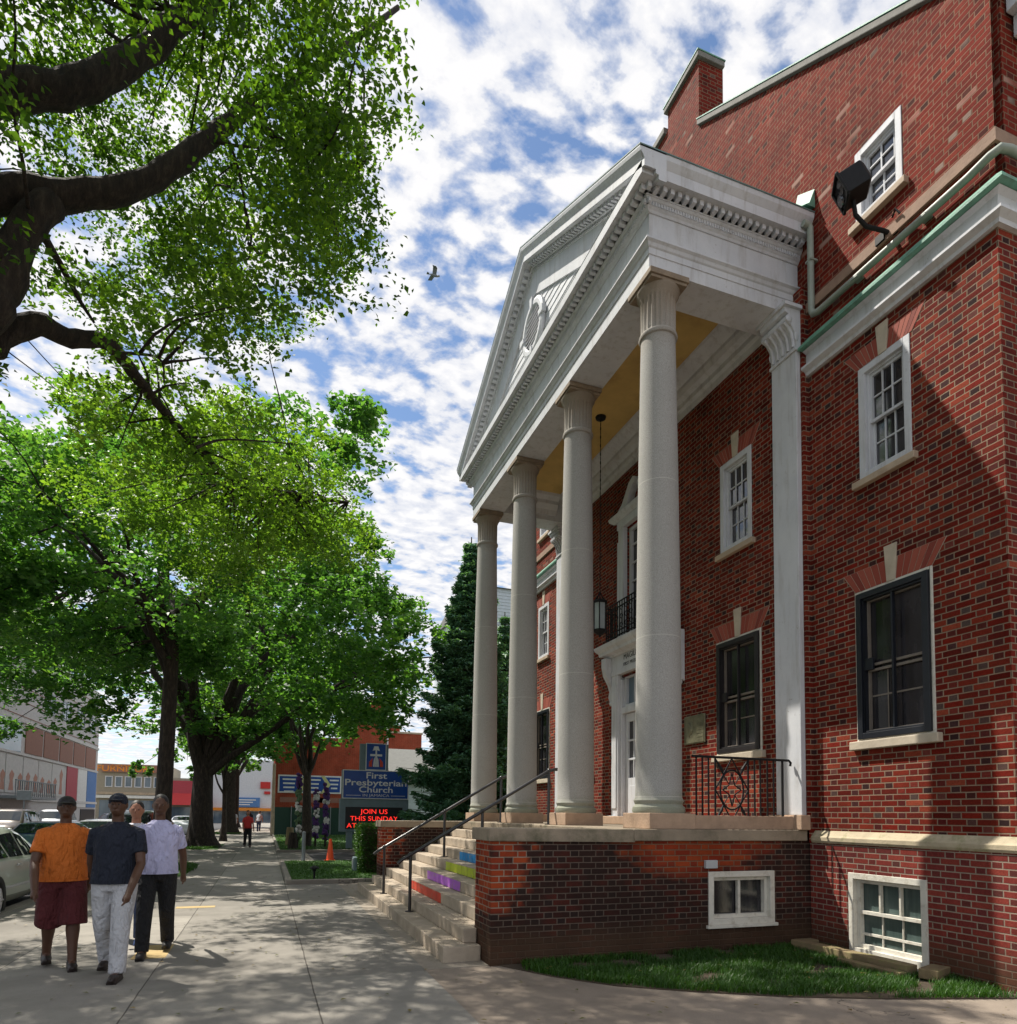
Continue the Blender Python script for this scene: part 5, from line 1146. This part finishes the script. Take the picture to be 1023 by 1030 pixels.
    if detail:
        cb_=P(0,ny,1.475); q=MB(); q.tube([cb_+Vector((.072*s*math.cos(t*PI/8),.066*s*math.sin(t*PI/8),-.012*s*math.sin(-t*PI/8)-.0)) for t in range(17)],.011*s,8,cap=False); q.build('collar',top,T,smooth=True,fix=False)
        q=MB(); loft(q,[(0,-.0,z*s,rx*s,ry*s) for z,rx,ry in ((.893,tw*1.12+.017,td*1.20+.017),(.905,tw*1.12+.018,td*1.2+.018),(.912,tw*1.115+.016,td*1.19+.016))],24); q.build('shirt_hem',top,T,smooth=True,fix=False)
    tr_=MB(); loft(tr_,[(0,0,z*s,rx*s,ry*s) for z,rx,ry in ((.82,tw*.98,td*1.08),(.88,tw*1.05,td*1.14),(.95,tw*1.03,td*1.1),(.985,tw*.98,td*1.04))])
    for sd in (-1,1):
        h,k,a,f,lift=legs[sd]; 
        if shorts: e2=k.lerp(a,.12); tr_.tube([h,h.lerp(k,.5),k,e2],[r_*s*bulk for r_ in (.105,.112,.115,.118)],16)
        else: tr_.tube([h,h.lerp(k,.5),k,k.lerp(a,.5),a+P(0,0,-.02)],[r_*s*bulk for r_ in (.103,.094,.080,.072,.068)],16)
    if skirt: loft(tr_,[(0,0,z*s,rx*s,ry*s) for z,rx,ry in ((.45,.2,.17),(.7,.18,.15),(.95,tw*1.02,td*1.08))])
    solid(tr_,'shorts' if shorts else 'trousers',bottom,T,vox*1.1,4)
    for sd in (-1,1):
        h,k,a,f,lift=legs[sd]; q=MB(); q.ell(a+P(0,-.06,-.045+.0),(.05*s,.145*s,.045*s)); q.tube([a+P(0,.02,-.05),a+P(0,.015,.01)],[.05*s,.045*s],12); q.box((a.x-.045*s),(a.x+.045*s),a.y-.17*s,a.y+.07*s,max(.0,a.z-.088*s),a.z-.06*s); solid(q,'shoe',shoe,T,vox*.9,2)
    q=MB()
    if cap:
        q.ell(hd+P(0,.006,.035),(.085*s,.103*s,.085*s)); o=hd+P(0,-.10,.045); q.ell(o,(.068*s,.075*s,.009*s))
        bb=q.build('cap',cap,T,smooth=True,fix=False)
        h2=MB(); h2.ell(hd+P(0,.022,-.005),(.079*s,.088*s,.07*s)); h2.build('hair',hair,T,smooth=True,fix=False)
    else:
        q.ell(hd+P(0,.018,.03),(.083*s,.098*s,.10*s)); 
        if female: q.ell(hd+P(0,.05,-.06),(.08*s,.065*s,.14*s)); q.ell(hd+P(0,.12,.03),(.035*s,.04*s,.04*s))
        q.build('hair',hair,T,smooth=True,fix=False)
    T.location=loc; T.rotation_euler=(0,0,rz); return T
person((-1.93,8.10,0),R(16),1.72,'stocky walker in an orange t-shirt, dark maroon knee shorts and dark cap','shirt_orange','shorts_maroon','skin_dark',shorts=True,cap='hair_black',stride=.16,arm=(.38,-.25),bulk=1.13,shoe='shoe_dark')
person((-1.36,7.55,0),R(-4),1.75,'walker in a navy polo shirt, white trousers and dark cap','polo_navy','trousers_white','skin_dark',cap='polo_navy',stride=.22,arm=(-.3,.42),bulk=1.10,shoe='shoe_dark')
person((-1.12,8.55,0),R(2),1.76,'walker in a pale lavender short-sleeved shirt and black trousers with close-cropped hair','shirt_lavender','trousers_black','skin_dark',stride=-.21,arm=(.4,-.35),bulk=1.05,shoe='hair_black')
person((-1.50,9.45,0),R(2),1.70,'walker mostly hidden behind the others, in a white shirt and blue shoes','shirt_white','jeans','skin_tan',stride=.15,arm=(.1,-.15),hair='hair_black',shoe='shoe_blue')
person((-.74,33.2,0),R(8),1.66,'pedestrian in a red shirt and dark leggings walking alone up the sidewalk','shirt_red','trousers_black','skin_tan',stride=.12,arm=(.3,.3),detail=False,female=True)
person((-.5,60,0),R(170),1.7,'distant shopper in a white shirt bending over a cart','shirt_white','jeans','skin_tan',stride=.1,detail=False,bend=.5)
person((-1.4,72,0),R(0),1.7,'distant shopper in dark clothes near the shops','polo_navy','trousers_black','skin_dark',stride=.15,detail=False)
person((-2.3,58,0),R(0),1.7,'distant pedestrian in pale clothes beside the far tree','shirt_white','trousers_white','skin_tan',stride=.15,detail=False)
# ------------------------------------------------------------------ church sign and lawn furniture
SY=30.0; FS=south(SY); sgn=at(345,800,SY).x; sx0,sx1=at(345,800,SY).x,at(410,800,SY).x; 
def zz(px,py,Y=SY): return at(px,py,Y).z
z1,z2,z3,z4=zz(377,775),zz(377,804),zz(377,812),zz(377,834)
CS=thing('church_sign',((sx0+sx1)/2,SY,0),'grey and blue church notice sign with a red lit message board','sign'); cxm=(sx0+sx1)/2
MB().box(sx0-.05,sx1+.05,SY,SY+.35,z2,z1).build('cabinet','sign_grey',CS,bevel=.02)
q=MB(); q.fb(FS,sx0,sx1,.001,.03,z2+.04,z1-.03); q.build('name_panel','sign_blue',CS,bevel=.01)
q=MB(); frame_ring(q,FS,sx0-.03,sx1+.03,z2+.01,z1,.035,.001,.045); q.fb(FS,sx0+.12,sx0+.75,.031,.036,z2+.15,z2+.17); q.fb(FS,sx1-.75,sx1-.12,.031,.036,z2+.15,z2+.17); q.build('border','sign_white',CS)
hh=z1-z2
text('First','lettering','sign_white',CS,FS,cxm,.034,z2+hh*.72,hh*.30,sxx=1.35,bold=.006); text('Presbyterian','lettering','sign_white',CS,FS,cxm,.034,z2+hh*.47,hh*.30,sxx=1.42,bold=.006)
text('Church','lettering','sign_white',CS,FS,cxm,.034,z2+hh*.235,hh*.29,sxx=1.35,bold=.006); text('IN JAMAICA','lettering','sign_white',CS,FS,cxm,.034,z2+hh*.09,hh*.13,sxx=1.35)
MB().box(sx0-.12,sx1+.05,SY,SY+.38,z4-.12,z2-.002).build('message_cabinet','sign_grey',CS,bevel=.02)
MB().fb(FS,sx0+.12,sx1-.22,.001,.02,z4,z3).build('message_screen','black',CS); h2=z3-z4
for i,t in enumerate(('JOIN US','THIS SUNDAY','AT 9AM & 11AM')): text(t,'message','led_red',CS,FS,cxm-.05,.024,z4+h2*(.70-.32*i),h2*.30,sxx=1.15,bold=.0)
MB().box(sx0+.2,sx0+.45,SY+.05,SY+.3,-.1,z4-.12).box(sx1-.5,sx1-.25,SY+.05,SY+.3,-.1,z4-.12).build('post','sign_grey',CS)
e0,e1=at(368,770,SY).x,at(388,770,SY).x; ez0,ez1=z1+.02,zz(377,748)
MB().box(e0-.25,e1+.12,SY+.05,SY+.3,z1-.001,ez1-.02).build('emblem_cabinet','sign_grey',CS,bevel=.01)
MB().fb(FS,e0,e1,-.049,.03,ez0,ez1).build('emblem_panel','sign_blue',CS,bevel=.01)
q=MB(); frame_ring(q,FS,e0-.01,e1+.01,ez0-.01,ez1+.01,.03,-.04,.036); ec=(e0+e1)/2; ew=e1-e0; eh=ez1-ez0
q.fb(FS,ec-.035,ec+.035,.03,.036,ez0+.12*eh,ez0+.9*eh); q.fb(FS,ec-ew*.3,ec+ew*.3,.0301,.0365,ez0+.52*eh,ez0+.60*eh); q.prism(FS,[(ec-.09,ez0+.9*eh),(ec+.09,ez0+.9*eh),(ec+.16,ez0+.72*eh),(ec,ez0+.76*eh),(ec-.16,ez0+.72*eh)],.0302,.037)
q.prism(FS,[(ec-.05,ez0+.5*eh),(ec-.05,ez0+.12*eh),(ec-.13,ez0+.12*eh),(ec-.1,ez0+.4*eh)],.03,.037); q.prism(FS,[(ec+.05,ez0+.5*eh),(ec+.05,ez0+.12*eh),(ec+.13,ez0+.12*eh),(ec+.1,ez0+.4*eh)],.03,.037)
q.build('emblem_cross','sign_white',CS)
q=MB()
for s_ in (-1,1): q.prism(FS,[(ec+s_*.14,ez0+.46*eh),(ec+s_*.30,ez0+.30*eh),(ec+s_*.31,ez0+.12*eh),(ec+s_*.17,ez0+.12*eh),(ec+s_*.17,ez0+.3*eh)],.03,.038)
q.build('emblem_flame','flame_red',CS)
# traffic cone
CN=thing('traffic_cone',(2.1,23.6,-.01),'bright orange traffic cone at the edge of the driveway','traffic cone')
MB().box(1.92,2.28,23.42,23.78,-.01,.03).build('base','orange_cone',CN,bevel=.01); MB().lathe((2.1,23.6,.03),[(.14,0),(.125,.03),(.045,.68),(.03,.7)],24).build('cone','orange_cone',CN,smooth=True)
o=MB().tube([(1.22,23.3,-.05),(1.22,23.3,.95)],.06,14).ell((1.22,23.3,.95),(.06,.06,.04)).build('bollard','steel',smooth=True); tag(o,'slim blue-grey steel bollard at the corner of the driveway','bollard')
GL=thing('garden_light',(1.12,16.5,.05),'small dark mushroom garden light in the grass strip before the driveway','garden light')
MB().tube([(1.12,16.5,.0),(1.12,16.5,.26)],.025,10).build('stake','iron',GL); MB().lathe((1.12,16.5,.24),[(.04,0),(.05,.05),(.11,.06),(.10,.09),(.03,.13)],18).build('lamp_head','iron',GL,smooth=True)
UB_=thing('utility_box',(2.55,19.6,0),'small grey utility box at the foot of the hedge','utility box')
o=MB().box(2.28,2.42,18.6,18.95,0.02,.42).build('cabinet','sign_grey',UB_,bevel=.02); MB().box(2.262,2.28,18.65,18.9,.1,.38).build('door','steel',UB_)
def yarn(x,y,h,label,cols):
    T=thing('decorated_post',(x,y,0),label,'decorated post','yarn-wrapped posts on the church lawn'); MB().tube([(x,y,-.05),(x,y,h)],.05,10).build('post','bark',T)
    z=.4; i=0
    while z<h:
        c=cols[i%len(cols)]; dz=random.uniform(.22,.4); q=MB()
        for _ in range(11): a=random.uniform(0,2*PI); q.ell((x+.08*math.cos(a),y+.08*math.sin(a),z+random.uniform(0,dz)),(random.uniform(.05,.10),random.uniform(.05,.10),random.uniform(.05,.11)),8,6)
        q.build('wrapping',c,T,smooth=True,fix=False); z+=dz; i+=1
xx=at(299,850,31).x; yarn(xx,31,3.0,'slender post wrapped in green and pale yarn with a purple tuft on top',['yarn_green','yarn_white','yarn_green','yarn_green','yarn_white','yarn_green','yarn_green','yarn_purple','yarn_purple'])
xx=at(317,850,32).x; yarn(xx,32,2.5,'post banded in purple and white yarn between two other wrapped posts',['yarn_purple','yarn_white'])
xx=at(327,850,31.5).x; yarn(xx,31.5,2.7,'post wrapped in white over purple yarn beside the church sign',['yarn_purple','yarn_purple','yarn_white'])
for i,(px,Y,h) in enumerate(((294,30.5,.75),(291,34,.9),(309,33,.7))):
    x=at(px,850,Y).x; T=thing('tree_stump',(x,Y,0),('short dark stump on the lawn at the sidewalk edge','pale cut stump behind the short dark stump','low dark stump beside the purple and white wrapped post')[i],'stump','stumps on the church lawn')
    MB().tube([(x,Y,-.05),(x,Y,.1),(x+.02,Y,h)],[.28,.2,.16],12).build('stump_wood','bark' if i!=1 else 'wood',T,smooth=True)
# ------------------------------------------------------------------ buildings up the street
FY=52.0
fx0,fx1=at(272,840,FY).x,at(345,840,FY).x+6
o=MB().box(fx0,fx1,FY,FY+.08,-.1,zz(300,812,FY)); 
FN_=thing('green_fence',((fx0+fx1)/2,FY,0),'dark green screened construction fence in front of the red brick building','fence'); o.build('screen','fence_green',FN_)
q=MB(); n=8
for i in range(n+1): x=fx0+(fx1-fx0)*i/n; q.tube([(x,FY-.04,-.1),(x,FY-.04,zz(300,812,FY)+.08)],.035,8)
q.build('fence_post','steel',FN_)
RY=58.0; FR_=south(RY)
def X(px,Y=RY): return at(px,760,Y).x
def Z(px,py,Y=RY): return at(px,py,Y).z
RB=thing('brick_building',(X(330),RY+8,0),'bright red brick building with a tall stepped corner behind the blue church sign','building')
q=MB(); q.box(X(277),X(370),RY,RY+16,-.5,Z(330,742)); q.box(X(370),X(388),RY+.01,RY+6,-.5,Z(378,706)); q.box(X(388),X(425),RY+.5,RY+16,-.5,Z(400,737)); q.box(X(355),X(370),RY+.02,RY+8,-.5,Z(362,722)); q.build('wall','brick_far',RB)
q=MB(); q.box(X(355)-.05,X(370),RY-.05,RY+8.1,Z(362,722),Z(362,722)+.15); q.box(X(370)-.05,X(388)+.05,RY-.05,RY+6.1,Z(378,706),Z(378,706)+.15); q.box(X(388)+.05,X(426),RY+.4,RY+16.1,Z(400,737),Z(400,737)+.15); q.build('coping','limestone',RB)
MB().tube([(X(389)+.1,RY+.42,2),(X(389)+.1,RY+.42,Z(389,733))],.09,8).build('downpipe','store_white',RB)
q=MB(); q.box(X(397),X(406),RY+2,RY+4,Z(400,737),Z(400,727)); ch=q.build('cupola','brick_far',RB)
MB().lathe(((X(397)+X(406))/2,RY+3,Z(400,727)),[(.75,0),(.7,.15),(.2,.5),(.12,.9)],8).tube([((X(397)+X(406))/2,RY+3,Z(400,724)),((X(397)+X(406))/2,RY+3,Z(400,708))],.05,6).build('finial','copper',ch)
q=MB()
for i in range(3): q.fb(FR_,X(283)+i*1.5,X(283)+i*2.3+1.5,-.0,.02,Z(300,807),Z(300,802))
q.build('wall_strip','brown_panel',RB)
BN=thing('arrow_banner',(X(312),RY-.05,Z(312,790)),'long blue and white arrow banner of notices fixed on the red brick wall','banner')
a,b,c,d=X(280.5),X(344),Z(312,798),Z(312,780); MB().fb(FR_,a,b,.01,.06,c,d).build('board','sign_white',BN); L=(b-a)
MB().fb(FR_,a+.12,b-.1,.061,.075,c+.12,d-.12).build('blue_panel','sign_blue',BN)
q=MB(); 
for i,t in enumerate((.37,.74)):
    q=MB(); u=a+L*t; m_=(c+d)/2; hh=(d-c)/2-.02; q.prism(FR_,[(u-.35,m_-hh),(u-.05,m_-hh),(u+.45,m_),(u-.05,m_+hh),(u-.35,m_+hh),(u+.1,m_)],.076,.09); q.build('arrow','arrow_yellow',BN); q=MB()
for t0,w in ((.05,.24),(.44,.24),(.80,.17)):
    for j in range(4 if t0<.7 else 3): ww=L*w*random.uniform(.6,1); u=a+L*t0+(L*w-ww)/2; v=d-.3-j*.33; q.fb(FR_,u,u+ww,.0752,.085,v-.13,v)
q.build('text_line','sign_white',BN)
GY=44.0
GH=thing('grey_house',(at(408,800,GY).x,GY+3,0),'small white house with a grey shingled roof half hidden by the spruce','house')
hx0,hx1=at(388,800,GY).x,at(470,800,GY).x; hz0,hz1=zz(405,787,GY),zz(405,750,GY)
MB().box(hx0+.5,hx1,GY+.5,GY+7,-.1,hz0+.2).build('wall','clap',GH)
MB().hexa([(hx0+.2,GY,hz0),(hx1,GY,hz0),(hx1,GY+4,hz1),(hx0+.7,GY+4,hz1),(hx0+.2,GY,hz0+.15),(hx1,GY,hz0+.15),(hx1,GY+4,hz1+.15),(hx0+.7,GY+4,hz1+.15)]).build('roof','shingle',GH)
MB().prism(Fr((hx0+.15,0,0),(0,1,0),(-1,0,0)),[(GY-.1,hz0),(GY+4,hz1+.2),(GY+4,hz1-.25),(GY+.2,hz0-.25)],0,.15).build('verge_board','sign_white',GH)
WC=thing('white_chapel',(15,44,0),'pale clapboard building rising behind the spruces beside the columns','building')
wx0,wx1=at(488,600,42).x,at(506.5,600,42).x; wz=zz(500,590,42)
q=MB(); q.box(wx0,wx1+6,42,56,-.1,wz-.1)
for i in range(70): z=i*.25+.3; 
q.build('wall','clap',WC); q=MB()
for i in range(int(wz/.22)): q.box(wx0-.02,wx1+6.02,41.975,41.999,i*.22+.0,i*.22+.02)
q.build('clapboard_edge','clap',WC); MB().hexa([(wx0-.2,41.8,wz-.1),(wx1+6,41.8,wz-.1),(wx1+6,56,wz-.1),(wx0-.2,56,wz-.1),(wx0-.2,48,wz+1.2),(wx1+6,48,wz+1.2),(wx1+6,49,wz+1.2),(wx0-.2,49,wz+1.2)]).build('roof','shingle',WC)
# shops closing the street
SHY=112.0
def shop(name,label,px0,px1,pyt,depth,mat,cat='shop'):
    a,b=at(px0,790,SHY).x,at(px1,790,SHY).x; zt=at((px0+px1)/2,pyt,SHY).z
    T=thing(name,((a+b)/2,SHY+depth/2,0),label,cat,'shops at the end of the street'); MB().box(a,b,SHY,SHY+depth,-.5,zt).build('wall',mat,T); return T,a,b,zt
FSH=south(SHY)
T,a,b,zt=shop('furniture_store','low brick store with an orange-lettered furniture sign at the end of the street',96,170,769,14,'store_sand')
zz_=lambda py,px=130: at(px,py,SHY).z
MB().fb(FSH,a+.8,b-.2,.01,.4,zz_(777),zz_(769)).build('sign_fascia','brown_panel',T)
text('FURNITURE','lettering','lettering_orange',T,FSH,a+(b-a)*.40,.41,zz_(776.2),1.15,sxx=1.25,bold=.02); text('AVENUE','lettering','lettering_orange',T,FSH,a+(b-a)*.34,.41,zz_(772),.55,sxx=1.3)
n=6
for i in range(n):
    u0=a+1.2+(b-a-2)*i/n; w=MB(); frame_ring(w,FSH,u0,u0+(b-a-2)/n-.3,zz_(792),zz_(781),.12,-.02,.1); w=w.build('window','store_white',T); MB().fb(FSH,u0+.1,u0+(b-a-2)/n-.4,.01,.03,zz_(791.5),zz_(781.5)).build('pane','glass_far',w)
MB().fb(FSH,a+.2,b,.0,.6,zz_(799.5),zz_(797)).build('cornice','limestone',T); MB().fb(FSH,a+.2,b,.01,.5,zz_(803),zz_(800)).build('shop_fascia','sign_white',T)
MB().fb(FSH,a+.6,b-.5,.01,.06,-.2,zz_(805)).build('shop_window','glass_far',T)
T,a,b,zt=shop('red_store','shop with a bright red awning and mural between the street tree trunks',170,212,783,10,'store_sand')
MB().fb(FSH,a,b,.01,.2,zz_(797),zz_(784)).build('mural','mural_red',T); MB().hexa([FSH.p(a,.0,zz_(808)),FSH.p(b,.0,zz_(808)),FSH.p(b,1.6,zz_(809)),FSH.p(a,1.6,zz_(809)),FSH.p(a,0,zz_(797)),FSH.p(b,0,zz_(797)),FSH.p(b,.3,zz_(797)),FSH.p(a,.3,zz_(797))]).build('awning','store_red',T)
MB().fb(FSH,a+.5,b-.5,.01,.06,-.2,zz_(811)).build('shop_window','glass_far',T)
T,a,b,zt=shop('white_store','tall white store with red panels and a blue sign where the sidewalk ends',212,278,764,12,'store_white')
u=lambda px: at(px,790,SHY).x
MB().fb(FSH,u(262),u(272),.01,.3,zz_(790),zz_(783)).fb(FSH,u(266),u(272),.01,.3,zz_(796),zz_(793)).build('red_panel','store_red',T)
MB().fb(FSH,u(236),u(262),.01,.4,zz_(810),zz_(800)).build('shop_sign','mural_blue',T); q=MB()
for i in range(3): q=MB(); q.fb(FSH,u(238),u(258-i*3),.41,.44,zz_(803+i*2.5),zz_(802+i*2.5)); q.build('text_line','sign_white',T)
MB().fb(FSH,u(214),u(275),.01,.9,zz_(814),zz_(811)).build('awning','lettering_orange',T)
for p in (216,228,240,252,264): MB().fb(FSH,u(p),u(p+9),.01,.05,-.2,zz_(815)).build('shop_window','glass_far',T)
# grey building across the street
GX=-19.0; FG=Fr((GX,0,0),(0,1,0),(1,0,0)); GB=thing('grey_building',(GX-8,75,0),'large grey concrete building with brown panels and a faded mural across the street','building')
MB().box(GX-18,GX,40,92,-.5,15.5).build('wall','concrete_grey',GB)
q=MB()
for v in (9.2,10.4,11.6,12.8,14.0): q.fb(FG,40,92,.0,.04,v,v+.05)
q.build('wall_joint','brown_panel',GB)
for (y0,y1) in ((71,74),(76.5,79.3),(82,85),(87,90)):
    w=MB(); frame_ring(w,FG,y0,y1,10.4,12.3,.15,.0,.08); w.fb(FG,(y0+y1)/2-.05,(y0+y1)/2+.05,.0,.07,10.4,12.3); w=w.build('window','steel',GB); MB().fb(FG,y0+.1,y1-.1,.01,.03,10.5,12.2).build('pane','glass_far',w)
q=MB()
for i in range(5): y0=66+i*5; q.fb(FG,y0+.2,y0+4.7,.01,.08,6.3,8.6)
q.build('rust_panel','brown_panel',GB); q=MB(); q.fb(FG,50,65,.01,.1,6.2,8.8); q.build('window_band','glass_far',GB)
q=MB()
for i in range(7): y0=50+i*4; q.fb(FG,y0,y0+3.8,.01,.06,2.9,5.9)
q.build('mural_panel','pale_panel',GB)
for i in range(14):
    q=MB(); y0=51+i*1.95; h=random.uniform(1.2,2.5); q.prism(FG,[(y0,3.1),(y0+1.1,3.1),(y0+.9,3.1+h*.5),(y0+1.2,3.1+h*.8),(y0+.6,3.1+h),(y0+.1,3.1+h*.75),(y0+.25,3.1+h*.4)],.062,.07); q.build('faded_figure','stain_faded',GB)
for m_,y0,y1 in (('mural_red',79,83),('sign_white',83.2,87),('mural_blue',87.2,91.5)): MB().fb(FG,y0,y1,.01,.08,1.9 if m_!='mural_red' else 2.4,6).build('painted_panel',m_,GB)
MB().fb(FG,40,92,.0,.12,2.3,2.55).fb(FG,40,92,.0,.12,6.0,6.2).fb(FG,40,92,.0,.12,8.7,8.95).build('ledge','pale_panel',GB); MB().fb(FG,85,91.5,.01,.06,-.1,1.7).build('door','black',GB)
q=MB(); q.fb(FG,58,68,.0,2.0,2.4,2.6)
for i in range(21): q.fb(FG,58+i*.49,58.06+i*.49,1.9,1.96,2.6,3.7)
q.fb(FG,58,68,1.88,1.98,3.7,3.78); q.build('balcony','steel',GB)
# poles and signs
def pole(name,x,y,h,r,label,cat,mat='steel'):
    T=thing(name,(x,y,0),label,cat); MB().tube([(x,y,-.1),(x,y,h)],[r,r*.8],12).build('pole',mat,T); return T
x=at(274,830,50).x; T=pole('utility_pole',x,50,Z(274,768,50),.13,'pale utility pole beside the green fence at the sidewalk edge','pole','limestone')
T=pole('street_lamp',-3.4,47,9,.10,'tall grey street lamp between the parked cars and the furniture store','street lamp'); MB().tube([(-3.4,47,9),(-3.7,47,9.4),(-5.2,47,9.5)],.05,8).ell((-5.4,47,9.45),(.35,.12,.08)).build('lamp_arm','steel',T)
yy=44; x=at(24,812,yy).x; T=pole('street_sign',x,yy,zz(24,797,yy),.05,'small grey parking sign on a post across the street','sign'); MB().fb(south(yy-.05),x-.35,x+.35,.0,.03,zz(24,803,yy)-.1,zz(24,795,yy)).build('sign_plate','steel',T,bevel=.01)
T=pole('street_sign',-3.3,26,2.6,.03,'thin parking sign post at the kerb beside the slim-trunked tree','sign'); MB().box(-3.45,-3.15,25.93,25.96,2.05,2.55).build('sign_plate','sign_white',T)
# bird
bp=at(437,277,22); T=thing('bird',bp,'small grey bird flying against the clouds','bird'); q=MB(); q.ell(bp,(.16,.05,.045)); q.ell(bp+Vector((.15,0,.02)),(.045,.035,.035)); q.add([bp+Vector((-.14,.03,0)),bp+Vector((-.27,.06,.01)),bp+Vector((-.27,-.06,.01)),bp+Vector((-.14,-.03,0)),bp+Vector((-.2,0,.02))],[(0,1,4),(1,2,4),(2,3,4)])
q.build('body','steel',T,smooth=True); 
for s_ in (-1,1): MB().add([bp+Vector((.06,s_*.03,.02)),bp+Vector((-.08,s_*.03,.02)),bp+Vector((-.10,s_*.2,.12)),bp+Vector((-.16,s_*.36,.05)),bp+Vector((-.02,s_*.34,.06)),bp+Vector((.06,s_*.18,.13)),bp+Vector((-.02,s_*.18,.105))],[(0,1,2,5),(1,2,6),(2,3,4,5),(0,5,6)]).build('wing','steel',T,fix=False)
# ------------------------------------------------------------------ light
az=Vector((-.656,.755)); ELEV=R(58.2)
sd=bpy.data.lights.new('sun','SUN'); sd.energy=5.0; sd.angle=R(.55); sd.color=(1,.94,.84); so=bpy.data.objects.new('sun',sd); COL.objects.link(so)
dirv=Vector((az.x*math.cos(ELEV),az.y*math.cos(ELEV),math.sin(ELEV))); so.rotation_euler=dirv.to_track_quat('Z','Y').to_euler(); so.location=(0,0,40)
W=bpy.data.worlds.new('World'); sc.world=W; W.use_nodes=True; nt=W.node_tree; bg=nt.nodes['Background']
sky=N(nt,'ShaderNodeTexSky',sky_type='NISHITA'); sky.sun_disc=False; sky.sun_elevation=ELEV; sky.sun_rotation=math.atan2(az.x,az.y); sky.air_density=1.0; sky.dust_density=.4; sky.ozone_density=2.2
tc=N(nt,'ShaderNodeTexCoord'); sx=N(nt,'ShaderNodeSeparateXYZ'); nt.links.new(tc.outputs['Generated'],sx.inputs[0])
zc=mth(nt,'ADD',mth(nt,'MAXIMUM',sx.outputs[2],.0),.12); u=mth(nt,'DIVIDE',sx.outputs[0],zc); v=mth(nt,'DIVIDE',sx.outputs[1],zc)
cb=N(nt,'ShaderNodeCombineXYZ'); nt.links.new(u,cb.inputs[0]); nt.links.new(v,cb.inputs[1])
mp=N(nt,'ShaderNodeMapping'); mp.inputs['Rotation'].default_value=(0,0,R(-12)); mp.inputs['Scale'].default_value=(1,1.25,1); nt.links.new(cb.outputs[0],mp.inputs[0])
warp=N(nt,'ShaderNodeVectorMath',operation='ADD'); nz=N(nt,'ShaderNodeTexNoise'); nz.inputs['Scale'].default_value=2.2; nz.inputs['Detail'].default_value=3; nt.links.new(mp.outputs[0],nz.inputs['Vector'])
sc1=N(nt,'ShaderNodeVectorMath',operation='SCALE'); sc1.inputs['Scale'].default_value=.12; nt.links.new(nz.outputs[1],sc1.inputs[0]); nt.links.new(mp.outputs[0],warp.inputs[0]); nt.links.new(sc1.outputs[0],warp.inputs[1])
big=noise_n(nt,mp.outputs[0],1.6,2,.5); mid=noise_n(nt,warp.outputs[0],15,1.5,.45); fine=noise_n(nt,warp.outputs[0],34,4,.58)
den=mth(nt,'ADD',mth(nt,'ADD',mth(nt,'MULTIPLY',big,.7),mth(nt,'MULTIPLY',mid,1.0)),mth(nt,'MULTIPLY',fine,.5))
cloud=maprange(nt,den,.89,1.10); shade=maprange(nt,mth(nt,'ADD',mth(nt,'MULTIPLY',mid,.6),mth(nt,'MULTIPLY',fine,.4)),.58,.40)
hs=N(nt,'ShaderNodeHueSaturation'); hs.inputs['Saturation'].default_value=1.05; hs.inputs['Value'].default_value=1.95; nt.links.new(sky.outputs[0],hs.inputs['Color'])
ccol=mixc(nt,shade,(13.2,13.0,12.9),(9.2,9.6,10.8)); col=mixc(nt,mth(nt,'MULTIPLY',cloud,.95),hs.outputs[0],ccol)
nt.links.new(col,bg.inputs['Color']); bg.inputs['Strength'].default_value=.056
vs=sc.view_settings; vs.view_transform='Standard'; vs.look='None'; vs.exposure=.5; vs.gamma=1; vs.use_curve_mapping=False
sc.render.engine='CYCLES'; sc.cycles.use_denoising=True; sc.cycles.max_bounces=6; sc.cycles.diffuse_bounces=3; sc.cycles.glossy_bounces=3; sc.cycles.transmission_bounces=4; sc.cycles.caustics_reflective=False; sc.cycles.caustics_refractive=False
sc.render.film_transparent=False
